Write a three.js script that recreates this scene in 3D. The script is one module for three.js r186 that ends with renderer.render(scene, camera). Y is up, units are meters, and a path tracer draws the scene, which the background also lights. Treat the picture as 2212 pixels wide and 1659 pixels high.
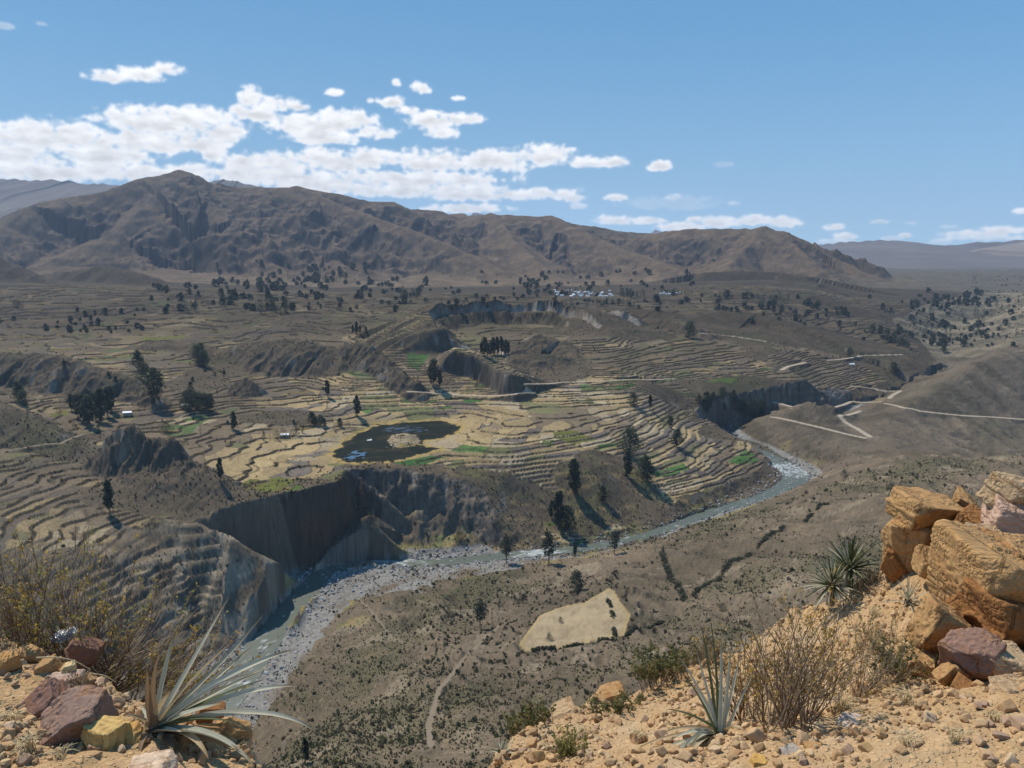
import * as THREE from 'three';
import { mergeGeometries } from 'three/addons/utils/BufferGeometryUtils.js';
import { ConvexGeometry } from 'three/addons/geometries/ConvexGeometry.js';

// ---------------------------------------------------------------- camera, sky, sun, haze, exposure
const scene = new THREE.Scene();
const EYE = 250, PITCH = 9.47 * Math.PI / 180, FOCAL = 1736;      // eye 250 m above the river; metres throughout
const camera = new THREE.PerspectiveCamera(51.1, 4 / 3, 0.05, 60000);
camera.position.set(0, EYE, 0);
camera.rotation.set(-PITCH, 0, 0);
const renderer = new THREE.WebGLRenderer({ antialias: true });
renderer.toneMapping = THREE.LinearToneMapping;
renderer.toneMappingExposure = 1.0;
renderer.shadowMap.enabled = true;
const sun = new THREE.DirectionalLight(new THREE.Color(1.0, 0.93, 0.82), 5.0);
const SUN = new THREE.Vector3(-0.41, 0.79, -0.48).normalize();
sun.position.copy(SUN).multiplyScalar(6000); sun.position.y += 100;
sun.target.position.set(0, 100, -1200); sun.position.add(sun.target.position);
sun.castShadow = true;
Object.assign(sun.shadow.camera, { left: -3000, right: 3000, top: 3000, bottom: -3000, near: 10, far: 14000 });
sun.shadow.mapSize.set(4096, 4096);
scene.add(sun, sun.target);
scene.fog = new THREE.FogExp2(new THREE.Color(0.62, 0.76, 1.0), 4.2e-5);

// ---------------------------------------------------------------- numbers: random, noise
function rng(seed) { let s = seed >>> 0; return () => { s = (s + 0x6d2b79f5) | 0; let t = Math.imul(s ^ (s >>> 15), 1 | s); t = (t + Math.imul(t ^ (t >>> 7), 61 | t)) ^ t; return ((t ^ (t >>> 14)) >>> 0) / 4294967296; }; }
const PERM = new Uint8Array(512), GX = new Float64Array(256), GY = new Float64Array(256);
{ const r = rng(77), p = [...Array(256).keys()]; for (let i = 255; i > 0; i--) { const j = Math.floor(r() * (i + 1)); [p[i], p[j]] = [p[j], p[i]]; } for (let i = 0; i < 512; i++) PERM[i] = p[i & 255]; for (let i = 0; i < 256; i++) { const a = r() * 6.28318; GX[i] = Math.cos(a); GY[i] = Math.sin(a); } }
function noise(x, y) {                                             // gradient noise, about -1..1
  const xi = Math.floor(x), yi = Math.floor(y), fx = x - xi, fy = y - yi, X = xi & 255, Y = yi & 255;
  const a = PERM[PERM[X] + Y], b = PERM[PERM[X + 1] + Y], c = PERM[PERM[X] + Y + 1], d = PERM[PERM[X + 1] + Y + 1];
  const u = fx * fx * fx * (fx * (fx * 6 - 15) + 10), v = fy * fy * fy * (fy * (fy * 6 - 15) + 10);
  const n0 = GX[a] * fx + GY[a] * fy, n1 = GX[b] * (fx - 1) + GY[b] * fy, n2 = GX[c] * fx + GY[c] * (fy - 1), n3 = GX[d] * (fx - 1) + GY[d] * (fy - 1);
  const p = n0 + u * (n1 - n0), q = n2 + u * (n3 - n2); return 1.5 * (p + v * (q - p));
}
const hash = (a, b) => PERM[(PERM[(Math.floor(a) + 1024) & 255] + Math.floor(b) + 1024) & 255] / 255;
function fbm(x, y, o) { let s = 0, a = 0.5; for (let i = 0; i < o; i++) { s += a * noise(x, y); x = x * 2.03 + 17.7; y = y * 2.03 - 9.1; a *= 0.5; } return s; }
function ridged(x, y, o) { let s = 0, a = 0.5; for (let i = 0; i < o; i++) { const n = 1 - Math.abs(noise(x, y)); s += a * n * n; x = x * 2.07 + 5.3; y = y * 2.07 + 11.9; a *= 0.5; } return s; }
const clamp = (x, a = 0, b = 1) => x < a ? a : x > b ? b : x, lerp = (a, b, t) => a + (b - a) * t;
const smooth = (a, b, x) => { const t = clamp((x - a) / (b - a)); return t * t * (3 - 2 * t); };
const smax = (a, b, k) => { const h = clamp(0.5 + 0.5 * (a - b) / k); return b + (a - b) * h + k * h * (1 - h); };
const mix3 = (a, b, t) => [a[0] + (b[0] - a[0]) * t, a[1] + (b[1] - a[1]) * t, a[2] + (b[2] - a[2]) * t];

// ---------------------------------------------------------------- surveying: a sight line (2212 x 1659 raster) and a distance or a height give a place
const dropAt = (py) => Math.tan(Math.atan((py - 829.5) / FOCAL) + PITCH);   // metres down per metre forward
function place(px, py, F) { const y = -dropAt(py) * F; return { x: (px - 1106) / FOCAL * (F * Math.cos(PITCH) - y * Math.sin(PITCH)), f: F, y: EYE + y }; }
function placeY(px, py, Y) { return place(px, py, (EYE - Y) / dropAt(py)); }
function bearing(px, py) { const x = (px - 1106) / FOCAL, v = (829.5 - py) / FOCAL, f = Math.cos(PITCH) + v * Math.sin(PITCH), y = v * Math.cos(PITCH) - Math.sin(PITCH); return [Math.atan2(x, f) * 57.2958, Math.atan2(y, Math.hypot(x, f)) * 57.2958]; }

// ---------------------------------------------------------------- sky: blue gradient with fair weather cumulus, one picture round the whole horizon
{
  const W = 4096, H = 2048, data = new Float32Array(W * H * 4), puffs = [], CELL = 6, bins = new Map();
  const add = (az, el, rx, ry, dens) => { const p = [az, el, rx, ry, dens]; puffs.push(p); for (let i = Math.floor((az - rx * 1.6) / CELL); i <= Math.floor((az + rx * 1.6) / CELL); i++) { const k = ((i % 60) + 60) % 60; if (!bins.has(k)) bins.set(k, []); bins.get(k).push(p); } };
  const banks = [
    [230, 165, 45, 13], [300, 161, 50, 15], [362, 150, 36, 13],
    [300, 262, 90, 30], [400, 268, 118, 36], [330, 308, 110, 28], [470, 288, 55, 26], [440, 310, 60, 18],
    [60, 290, 80, 28], [150, 300, 110, 34], [40, 330, 90, 30], [220, 332, 120, 25], [-60, 310, 90, 40],
    [60, 368, 140, 28], [250, 372, 150, 24], [400, 378, 100, 22], [-80, 370, 90, 30],
    [540, 212, 24, 26], [605, 226, 55, 17], [562, 250, 60, 14], [645, 232, 24, 7], [520, 238, 26, 14],
    [660, 275, 80, 27], [742, 262, 76, 27], [805, 288, 50, 15], [700, 297, 80, 19],
    [842, 220, 30, 14], [880, 240, 25, 11], [930, 262, 60, 20], [1000, 256, 46, 13], [957, 287, 34, 14],
    [857, 178, 10, 8], [910, 190, 21, 13], [722, 200, 18, 8], [990, 213, 14, 5], [697, 322, 12, 9], [800, 217, 8, 6],
    [468, 335, 28, 15], [560, 352, 92, 22], [700, 350, 90, 30], [800, 346, 62, 24], [932, 350, 80, 28], [1062, 350, 92, 27], [1172, 336, 72, 24], [1282, 350, 68, 14], [1332, 350, 28, 7], [600, 383, 200, 24], [900, 388, 210, 20],
    [850, 412, 112, 20], [1000, 416, 132, 22], [1150, 420, 108, 14], [1240, 428, 30, 9], [1010, 450, 92, 11], [700, 403, 120, 20],
    [1426, 359, 25, 12], [1330, 427, 24, 7], [1455, 428, 24, 9, 0.5], [1588, 438, 14, 6, 0.7], [1250, 445, 20, 7, 0.6], [1450, 440, 100, 16, 0.22], [1560, 355, 24, 6, 0.2],
    [1330, 476, 44, 11], [1400, 477, 40, 9], [1480, 490, 60, 10], [1560, 480, 60, 13], [1622, 476, 45, 12], [1690, 481, 45, 12], [1500, 474, 18, 6],
    [1803, 490, 22, 8], [1822, 510, 28, 8], [1800, 522, 40, 5], [1925, 515, 25, 4, 0.7], [1960, 508, 14, 5], [2100, 506, 70, 7], [2170, 498, 50, 9], [2205, 457, 16, 6], [2032, 523, 25, 5], [2130, 514, 80, 6], [1900, 479, 18, 4, 0.5], [1970, 481, 12, 3, 0.4], [2050, 490, 20, 4, 0.4],
    [10, 55, 16, 6, 0.35], [92, 52, 12, 4, 0.3]];
  for (const [px, py, rx, ry, dens = 1] of banks) { const [az, el] = bearing(px, py), k = 57.3 / FOCAL; add(az, el, rx * k * Math.cos(az / 57.3) ** 1.4, ry * k, dens); }
  const r = rng(5);
  for (let i = 0; i < 90; i++) { const az = 42 + r() * 276, el = 1.5 + r() * r() * 16; for (let j = 0; j < 4; j++) add(az + (r() - 0.5) * 7 - (az > 180 ? 360 : 0), el + (r() - 0.5) * 1.2, 1 + r() * 3, 0.4 + r() * 0.8, 1); }
  for (let row = 0; row < H; row++) {
    const el = ((row + 0.5) / H - 0.5) * 180, e = Math.max(el, 0), t = Math.pow(1 - Math.min(e, 90) / 90, 5), lo = Math.exp(-e / 7);
    const base = [0.05 + 0.125 * t + 0.27 * lo, 0.22 + 0.245 * t + 0.235 * lo, 0.51 + 0.275 * t + 0.12 * lo];
    for (let col = 0; col < W; col++) {
      const az3 = ((col + 0.5) / W - 0.5) * 360, o = (row * W + col) * 4;
      let az = az3 + 90; if (az > 180) az -= 360;                  // bearing from straight ahead (-z), to the right
      let c0 = base[0], c1 = base[1], c2 = base[2];
      const towards = Math.pow(0.5 + 0.5 * Math.cos((az + 46) / 57.3), 3) * Math.cos(e / 57.3); // paler towards the sun
      c0 += 0.035 * towards; c1 += 0.035 * towards; c2 += 0.03 * towards;
      if (el > 0 && el < 26) {
        const near = bins.get(((Math.floor(az / CELL) % 60) + 60) % 60);
        if (near) {
          let best = -9, tot = 0, low = 0, dn = 1;
          for (const [a, b, rx, ry, dens] of near) {
            let dx = az - a; if (dx > 180) dx -= 360; if (dx < -180) dx += 360; dx /= rx; if (dx > 1.6 || dx < -1.6) continue;
            let dy = (el - b) / ry; if (dy < 0) dy *= 1.25; if (dy > 2 || dy < -2) continue;
            const v = 1 - dx * dx - dy * dy; if (v > best) { best = v; dn = dens; } if (v > 0) { tot += v; low += v * clamp(0.5 - 0.55 * dy); }
          }
          if (best > -1.6) {
            const n1 = fbm(az * 0.62, el * 1.0, 6), n2 = fbm(az * 1.9 + 40, el * 2.7, 6), d = best * 0.75 + n1 * 0.85 + n2 * 0.75 + 0.2;
            const a = Math.pow(smooth(-0.1, 0.7, d), 1.2) * dn * smooth(0, 1.2, el);
            if (a > 0.002) {
              const under = tot > 0 ? low / tot : 0, n3 = fbm(az * 0.75 + 9, el * 1.9 + 4, 4), grey = smooth(0.3, 1.3, d + 0.25 * tot) * clamp(0.2 + under * 0.75 + n3 * 1.1), b = 1.18 - 0.4 * grey + n2 * 0.1;
              c0 = lerp(c0, b * 0.985, a); c1 = lerp(c1, b * 0.99, a); c2 = lerp(c2, b * 1.0, a);
            }
          }
        }
      }
      data[o] = c0; data[o + 1] = c1; data[o + 2] = c2; data[o + 3] = 1;
    }
  }
  const sky = new THREE.DataTexture(data, W, H, THREE.RGBAFormat, THREE.FloatType);
  sky.mapping = THREE.EquirectangularReflectionMapping; sky.magFilter = THREE.LinearFilter; sky.needsUpdate = true;
  scene.background = sky; scene.environment = sky;
}

// ---------------------------------------------------------------- naming
const used = new Map();
function numbered(name) { const n = used.get(name) ?? 0; used.set(name, n + 1); return n ? name + '_' + String(n).padStart(3, '0') : name; }
function tag(o, label, category, group, kind) { o.userData.label = label; if (category) o.userData.category = category; if (group) o.userData.group = group; if (kind) o.userData.kind = kind; return o; }
function shade(o) { o.traverse((m) => { if (m.isMesh) { m.castShadow = true; m.receiveShadow = true; } }); return o; }
function solid(name, geometry, m, parent) { const o = new THREE.Mesh(geometry, m); o.name = parent ? name : numbered(name); o.castShadow = o.receiveShadow = true; (parent ?? scene).add(o); return o; }

// ---------------------------------------------------------------- the lie of the land
// Two thin-plate surfaces: the gorge with both its slopes, and the terraced benches above it.
const warp = (x, f) => [x / (f + 80) * 1.5, Math.log(f + 80)];
function plate(points, stiff) {
  const n = points.length, N = n + 3, A = Array.from({ length: N }, () => new Float64Array(N + 1)), P = points.map((p) => [...warp(p.x, p.f), p.y]);
  const U = (a, b) => { const d = a * a + b * b; return d > 1e-12 ? 0.5 * d * Math.log(d) : 0; };
  for (let i = 0; i < n; i++) { for (let j = 0; j < n; j++) A[i][j] = U(P[i][0] - P[j][0], P[i][1] - P[j][1]); A[i][i] += stiff; A[i][n] = A[n][i] = 1; A[i][n + 1] = A[n + 1][i] = P[i][0]; A[i][n + 2] = A[n + 2][i] = P[i][1]; A[i][N] = P[i][2]; }
  for (let c = 0; c < N; c++) { let b = c; for (let i = c + 1; i < N; i++) if (Math.abs(A[i][c]) > Math.abs(A[b][c])) b = i; [A[c], A[b]] = [A[b], A[c]]; for (let i = 0; i < N; i++) if (i !== c) { const k = A[i][c] / A[c][c]; if (k) for (let j = c; j <= N; j++) A[i][j] -= k * A[c][j]; } }
  const w = A.map((r, i) => r[N] / r[i]);
  const u0 = -1.6, u1 = 1.6, v0 = Math.log(84), v1 = Math.log(16000), nu = 260, nv = 460, grid = new Float32Array((nu + 1) * (nv + 1));
  for (let j = 0; j <= nv; j++) for (let i = 0; i <= nu; i++) { const u = lerp(u0, u1, i / nu), v = lerp(v0, v1, j / nv); let s = w[n] + w[n + 1] * u + w[n + 2] * v; for (let k = 0; k < n; k++) s += w[k] * U(u - P[k][0], v - P[k][1]); grid[j * (nu + 1) + i] = s; }
  return (x, f) => { const [u, v] = warp(x, f), a = clamp((u - u0) / (u1 - u0), 0, 0.9999) * nu, b = clamp((v - v0) / (v1 - v0), 0, 0.9999) * nv, i = Math.floor(a), j = Math.floor(b), s = a - i, t = b - j, k = j * (nu + 1) + i; return lerp(lerp(grid[k], grid[k + 1], s), lerp(grid[k + nu + 1], grid[k + nu + 2], s), t); };
}
const byY = (rows) => rows.map(([px, py, y]) => placeY(px, py, y)), byF = (rows) => rows.map(([px, py, f]) => place(px, py, f)), raw = (rows) => rows.map(([x, f, y]) => ({ x, f, y }));
const RIVER = byY([[2050, 800, 52], [1900, 862, 40], [1760, 893, 32], [1640, 903, 28], [1545, 918, 25], [1590, 955, 21], [1655, 985, 18], [1715, 1020, 15], [1715, 1040, 14], [1640, 1075, 12], [1545, 1103, 10], [1390, 1158, 6], [1240, 1186, 4], [1110, 1198, 3], [950, 1214, 2], [800, 1216, 1], [705, 1232, 0], [672, 1265, -0.7], [630, 1310, -1.4], [560, 1400, -2.4], [500, 1490, -3.4], [380, 1640, -5]]);
const bench = plate([
  ...byY([[560, 1080, 62], [640, 1030, 62], [740, 1025, 63], [760, 960, 61], [900, 960, 61], [900, 915, 63], [1000, 950, 63], [650, 940, 66], [500, 1000, 66], [1100, 980, 60], [1250, 950, 62], [1280, 1000, 50], [970, 1022, 52], [1100, 1075, 31], [1200, 1095, 24], [1330, 1085, 22], [1100, 1025, 48], [1400, 1000, 42], [1480, 1010, 34], [1590, 990, 27], [1590, 955, 30], [1480, 925, 44], [1400, 950, 52],
    [1000, 850, 80], [700, 860, 82], [1300, 855, 78], [450, 870, 82], [500, 930, 72], [1450, 880, 60], [1560, 870, 56], [1650, 872, 50],
    [850, 780, 108], [700, 800, 93], [750, 735, 114], [600, 765, 100], [1000, 780, 106], [1070, 768, 107], [1200, 795, 98], [1400, 780, 98], [1400, 830, 84], [1550, 815, 80], [1700, 800, 80], [1800, 770, 84], [1900, 790, 66], [1500, 740, 112], [1700, 730, 104], [1300, 725, 122],
    [350, 850, 92], [300, 900, 82], [200, 880, 88], [480, 800, 98], [400, 755, 107], [250, 740, 112], [100, 720, 117], [0, 700, 122], [-200, 720, 120], [500, 720, 117], [400, 700, 124], [200, 680, 130], [650, 695, 127],
    [700, 655, 142], [900, 660, 140], [1000, 648, 136], [1150, 640, 130], [1280, 638, 127], [1450, 645, 128], [1600, 660, 122], [300, 640, 150], [0, 640, 155], [500, 635, 148], [1700, 680, 112], [1850, 705, 88], [1900, 735, 78],
    [300, 1040, 70], [150, 1050, 72], [0, 1050, 78], [300, 1120, 60], [120, 1130, 66], [0, 1150, 70], [420, 1110, 58], [150, 960, 82], [-250, 1000, 95], [400, 1060, 66], [560, 1120, 60], [700, 1100, 62], [800, 1060, 61]]),
  ...byF([[1560, 606, 2480], [1640, 606, 2440], [1720, 612, 2350], [1800, 642, 2150], [300, 605, 2800], [800, 615, 2800], [1300, 612, 2800], [1600, 618, 2700], [-300, 600, 2800]]),
  ...raw([[1250, 2200, 100], [1450, 2500, 108], [1500, 2700, 115], [2300, 4200, 128], [-3500, 5200, 260], [0, 5200, 220], [3000, 6500, 112], [5500, 6000, 125], [800, 12000, 130], [-300, 150, 80], [0, 300, 60]])], 2e-4);
const gorge = plate([
  ...RIVER.map((p) => ({ ...p })),
  ...byF([[1000, 1500, 300], [1000, 1400, 400], [1000, 1317, 500], [920, 1659, 205], [1400, 1600, 220], [1600, 1400, 330], [1240, 1340, 420], [1130, 1400, 388], [1310, 1275, 460], [1190, 1217, 595], [1400, 1182, 600], [1500, 1142, 640], [1640, 1085, 715], [1740, 1042, 755], [1810, 1012, 745], [1900, 1000, 700], [2050, 990, 680], [2230, 985, 680],
    [1800, 1150, 500], [2000, 1100, 520], [2000, 1250, 380], [2230, 1100, 540], [2230, 1250, 400], [1700, 1250, 420], [1600, 1250, 440], [1500, 1250, 470], [1450, 1310, 425], [1400, 1400, 360], [1200, 1500, 290], [1100, 1600, 230], [860, 1460, 385], [700, 1600, 265], [900, 1380, 440], [1000, 1260, 560],
    [1870, 945, 870], [2100, 985, 790], [2000, 960, 830], [2230, 990, 800], [1800, 915, 930], [1700, 945, 900], [2100, 890, 960], [1760, 975, 860], [2230, 900, 960]]),
  ...byY([[300, 1300, 18], [100, 1350, 28], [400, 1450, 2], [0, 1300, 36], [-300, 1300, 60], [650, 1390, 0.5], [620, 1440, 0], [700, 1330, 1], [770, 1290, 2], [830, 1260, 3], [570, 1500, -2], [700, 1410, 3], [770, 1450, 12], [780, 1370, 6], [860, 1310, 8], [640, 1500, 8], [500, 1340, 6], [760, 1180, 6], [900, 1170, 8], [1000, 1160, 10], [850, 1250, 3], [700, 1190, 3], [600, 1190, 4], [480, 1160, 12], [1200, 1155, 8], [1340, 1135, 9], [1490, 1090, 12], [1620, 1030, 15],
    [1950, 700, 62], [2100, 680, 76], [2230, 700, 92], [2000, 650, 86], [2100, 632, 102], [2230, 640, 130], [1980, 622, 96], [2060, 740, 68], [2200, 745, 88]]),
  ...raw([[0, 8, 236], [0, 30, 214], [0, 60, 190], [0, 110, 155], [-40, 60, 185], [50, 60, 195], [-60, 120, 140], [80, 120, 160], [-150, 200, 90], [150, 200, 130], [30, 8, 238], [-30, 8, 234], [300, 250, 150], [-300, 250, 90],
    [1250, 2200, 94], [1450, 2500, 104], [1500, 2700, 110], [1900, 3500, 116], [2300, 4200, 124], [3000, 6000, 108], [1700, 4500, 108], [5000, 5500, 130], [2500, 2500, 150], [1500, 1300, 130], [-1500, 2500, 150], [-500, 700, 40], [4000, 12000, 100], [500, 1300, 60]])], 2e-4);

// Edge of the benches above the gorge: every corner carries the width of its slope or cliff.
const EDGE = [[-700, 1300, 66, 150], [-100, 1230, 66, 140], [120, 1190, 62, 120], [300, 1150, 59, 95], [400, 1117, 59, 40], [470, 1096, 60, 15], [560, 1082, 61, 13], [650, 1060, 61, 13], [735, 1040, 62, 14], [752, 1018, 61, 30], [800, 1003, 61, 44], [870, 1010, 58, 56], [945, 1022, 52, 60], [1010, 1052, 40, 56], [1060, 1100, 24, 40], [1130, 1142, 15, 20], [1240, 1150, 14, 14], [1340, 1131, 15, 16], [1420, 1092, 19, 30], [1560, 1048, 21, 22], [1640, 1012, 21, 18], [1655, 985, 24, 14], [1610, 958, 27, 14], [1535, 928, 32, 16], [1500, 912, 36, 18], [1560, 897, 37, 20], [1700, 880, 40, 24], [1850, 848, 48, 50], [1960, 800, 62, 70], [1985, 765, 70, 70], [1950, 722, 76, 90], [1895, 692, 86, 120]]
  .map(([px, py, y, w]) => ({ ...placeY(px, py, y), w }));
EDGE.push({ x: 1500, f: 2700, w: 300 }, { x: 2300, f: 4200, w: 500 }, { x: 4000, f: 14000, w: 300 }, { x: -16000, f: 14000, w: 300 }, { x: -9000, f: 500, w: 100 });
function edgeDistance(x, f) {                                       // [metres inside the benches (negative: outside), width of the slope there]
  let best = 1e18, w = 50, inside = false;
  for (let i = 0, n = EDGE.length; i < n; i++) {
    const a = EDGE[i], b = EDGE[(i + 1) % n], dx = b.x - a.x, df = b.f - a.f;
    if ((a.f > f) !== (b.f > f) && x < a.x + (f - a.f) / df * dx) inside = !inside;
    const t = clamp(((x - a.x) * dx + (f - a.f) * df) / (dx * dx + df * df)), ex = x - a.x - t * dx, ef = f - a.f - t * df, d = ex * ex + ef * ef;
    if (d < best) { best = d; w = a.w + (b.w - a.w) * t; }
  }
  return [(inside ? 1 : -1) * Math.sqrt(best), w];
}
// A chain of places with its own box; near() gives distance, place along it and height there.
function chain(points) {
  const c = { p: points, s: [0], x0: Infinity, x1: -Infinity, f0: Infinity, f1: -Infinity };
  points.forEach((q, i) => { if (i) c.s.push(c.s[i - 1] + Math.hypot(q.x - points[i - 1].x, q.f - points[i - 1].f)); c.x0 = Math.min(c.x0, q.x); c.x1 = Math.max(c.x1, q.x); c.f0 = Math.min(c.f0, q.f); c.f1 = Math.max(c.f1, q.f); });
  return c;
}
const N = { d: 0, s: 0, y: 0, side: 0, w: 0 };
function near(c, x, f) {
  let best = 1e18; const p = c.p;
  for (let i = 0; i < p.length - 1; i++) {
    const a = p[i], b = p[i + 1], dx = b.x - a.x, df = b.f - a.f, t = clamp(((x - a.x) * dx + (f - a.f) * df) / (dx * dx + df * df)), ex = x - a.x - t * dx, ef = f - a.f - t * df, d = ex * ex + ef * ef;
    if (d < best) { best = d; N.s = c.s[i] + t * (c.s[i + 1] - c.s[i]); N.y = a.y + t * (b.y - a.y); N.side = dx * ef - df * ex; N.w = (a.w ?? 0) + t * ((b.w ?? 0) - (a.w ?? 0)); }
  }
  N.d = Math.sqrt(best); return N;
}
// Ridges and hills: crest [px, py, distance], slopes left and right of the line, roundness, depth and spacing of the gullies.
const HILLS = [], hill = (rows, slope, slope2, round, gully, spacing, rock = 0, k = 6) => HILLS.push({ ...chain(byF(rows)), slope, slope2, round, gully, spacing, rock, k });
// mountains
hill([[-350, 520, 3300], [0, 488, 3600], [60, 446, 3800], [125, 427, 3900], [200, 420, 4000], [250, 405, 4100], [300, 385, 4200], [355, 378, 4250], [388, 370, 4300], [412, 373, 4330], [450, 393, 4350], [500, 404, 4380], [560, 405, 4400], [640, 404, 4300], [740, 421, 4300], [795, 434, 4350], [850, 436, 4400], [885, 451, 4450], [950, 456, 4500]], 0.4, 0.34, 12, 0.5, 330, 0.5, 26);
hill([[388, 370, 4300], [330, 430, 3950], [250, 500, 3600], [150, 545, 3300], [60, 580, 3050]], 0.36, 0.36, 10, 0.45, 240, 0.6, 26);
hill([[388, 370, 4300], [450, 440, 3960], [520, 510, 3600], [590, 570, 3200], [640, 600, 2950]], 0.42, 0.42, 6, 0.5, 200, 0.8, 22);
hill([[640, 404, 4300], [760, 450, 4000], [900, 500, 3650], [1000, 540, 3400], [1110, 594, 3000]], 0.4, 0.46, 8, 0.5, 210, 0.6, 22);
hill([[640, 404, 4300], [660, 470, 3900], [700, 540, 3450], [760, 600, 3000]], 0.42, 0.42, 6, 0.5, 180, 0.6, 20);
hill([[930, 462, 5000], [978, 454, 5000], [1010, 464, 4900], [1060, 465, 4300], [1105, 464, 4200], [1190, 470, 4100], [1235, 485, 4150], [1290, 490, 4300], [1340, 500, 4450], [1400, 504, 4600]], 0.38, 0.34, 12, 0.45, 260, 0.4, 50);
hill([[1190, 470, 4100], [1260, 500, 3800], [1340, 535, 3450], [1420, 562, 3150], [1490, 590, 2850]], 0.36, 0.36, 10, 0.45, 200, 0.4, 40);
hill([[1060, 465, 4300], [1110, 520, 3700], [1180, 580, 3100], [1210, 605, 2850]], 0.4, 0.4, 10, 0.45, 200, 0.4, 40);
hill([[1400, 506, 4200], [1440, 500, 3900], [1490, 495, 3700], [1560, 494, 3600], [1650, 494, 3450], [1690, 502, 3380], [1740, 520, 3280], [1780, 545, 3180], [1820, 565, 3080], [1870, 590, 2950], [1950, 622, 2750]], 0.5, 0.36, 14, 0.4, 230, 0.5, 40);
hill([[1650, 494, 3450], [1600, 545, 3100], [1560, 590, 2800]], 0.4, 0.4, 8, 0.45, 180, 0.4, 40);
hill([[1690, 502, 3380], [1750, 560, 2950], [1810, 605, 2650], [1850, 640, 2450]], 0.5, 0.42, 6, 0.5, 160, 0.9, 30);
// the flat shelf under the round mountain and the knolls before it
hill([[1525, 588, 2640], [1600, 585, 2600], [1680, 588, 2560], [1745, 597, 2500]], 0.2, 0.8, 16, 0.04, 60, 0, 4);
hill([[1560, 622, 2450], [1640, 610, 2420], [1700, 606, 2380], [1770, 615, 2300], [1830, 640, 2220], [1870, 672, 2150]], 0.32, 0.4, 14, 0.35, 90, 0.6, 10);
hill([[1690, 640, 2050], [1760, 636, 2020], [1830, 660, 1960]], 0.25, 0.3, 12, 0.3, 70, 0.3, 8);
// far left
hill([[-250, 500, 2500], [0, 558, 2500], [60, 586, 2450], [120, 615, 2350]], 0.45, 0.45, 6, 0.45, 90, 0.7, 10);
hill([[60, 600, 2700], [140, 580, 2700], [210, 572, 2650], [260, 578, 2600], [330, 600, 2500], [400, 625, 2400]], 0.4, 0.5, 8, 0.4, 110, 0.6, 10);
hill([[-200, 610, 2100], [0, 628, 1950], [120, 640, 1900], [260, 648, 1800], [300, 660, 1750]], 0.22, 0.35, 12, 0.35, 90, 0.3, 8);
// hills between the terraces
hill([[-220, 730, 980], [0, 762, 930], [80, 764, 920], [150, 772, 905], [215, 796, 890], [285, 812, 880], [330, 850, 850]], 0.9, 0.75, 6, 0.55, 26, 1.2, 4);
hill([[-250, 800, 760], [-80, 850, 730], [0, 872, 715], [80, 915, 690], [150, 962, 660]], 0.6, 0.55, 6, 0.35, 30, 0.5, 4);
hill([[490, 752, 1095], [540, 738, 1090], [600, 731, 1080], [660, 735, 1070], [705, 750, 1055], [735, 778, 1030]], 0.5, 0.7, 8, 0.5, 30, 0.9, 4);
hill([[745, 742, 1060], [790, 738, 1050], [830, 770, 1000], [865, 800, 970], [900, 826, 945]], 1.0, 0.9, 3, 0.5, 18, 1.4, 3);
hill([[512, 822, 925], [530, 814, 930], [548, 824, 920]], 1.1, 0.9, 2, 0.5, 12, 1.2, 2);
hill([[520, 766, 1120], [430, 742, 1150], [330, 736, 1170]], 0.4, 0.5, 8, 0.5, 40, 0.6, 4);
hill([[1110, 745, 1120], [1160, 722, 1140], [1215, 735, 1130], [1240, 770, 1080]], 0.55, 0.6, 8, 0.4, 30, 0.7, 4);
hill([[1110, 768, 1060], [1160, 765, 1050], [1215, 770, 1060]], 0.7, 0.7, 8, 0.4, 26, 0.9, 4);
hill([[1265, 682, 1480], [1340, 668, 1500], [1420, 668, 1480], [1470, 690, 1420]], 0.3, 0.35, 14, 0.4, 50, 0.4, 6);
hill([[1480, 690, 1450], [1560, 672, 1500], [1640, 676, 1480], [1700, 700, 1420]], 0.25, 0.3, 14, 0.4, 60, 0.4, 6);
hill([[1360, 690, 1330], [1430, 690, 1320], [1520, 712, 1280]], 0.45, 0.5, 6, 0.5, 30, 0.9, 4);
// pinnacle with two heads, and its skirt
hill([[235, 945, 640], [252, 922, 640], [275, 918, 640], [300, 926, 636], [330, 948, 634], [365, 942, 632], [385, 960, 628], [410, 990, 622]], 1.9, 1.5, 2.5, 0.5, 11, 1.6, 3);
hill([[200, 1000, 636], [290, 980, 640], [400, 995, 620], [480, 1040, 605], [540, 1078, 600]], 0.55, 0.5, 4, 0.35, 18, 0.5, 5);
// buttress between the two dark faces, scree cone at its foot
hill([[742, 1003, 684], [790, 1042, 671], [850, 1093, 664], [905, 1147, 659]], 0.75, 1.9, 1.5, 0.35, 12, 0.8, 2);
hill([[798, 1112, 634], [815, 1140, 628], [850, 1178, 622]], 0.7, 0.7, 2, 0.3, 12, 0.4, 3);
// spur that closes off the ravine before the dark cliff
hill([[330, 1118, 545], [420, 1132, 541], [500, 1160, 540], [560, 1196, 543], [610, 1222, 556], [652, 1246, 572]], 0.75, 0.78, 2.5, 0.3, 22, 0.5, 4); HILLS[HILLS.length - 1].spur = true;
// hill over the road on the right, the mound between the bends
hill([[2420, 715, 1250], [2300, 742, 1180], [2215, 760, 1120], [2165, 763, 1090], [2110, 785, 1060], [2060, 815, 1030], [2000, 850, 990], [1950, 880, 960]], 0.42, 0.5, 9, 0.35, 36, 0.4, 8);
hill([[1735, 872, 985], [1760, 862, 985], [1790, 875, 975]], 0.5, 0.5, 4, 0.3, 20, 0.4, 4);
for (const c of HILLS) c.top = c.p[0].f < 700 && c.p[0].f > 590 && c.p[0].y > 65 && c.slope !== 0.75;   // these stay behind the brink
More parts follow.
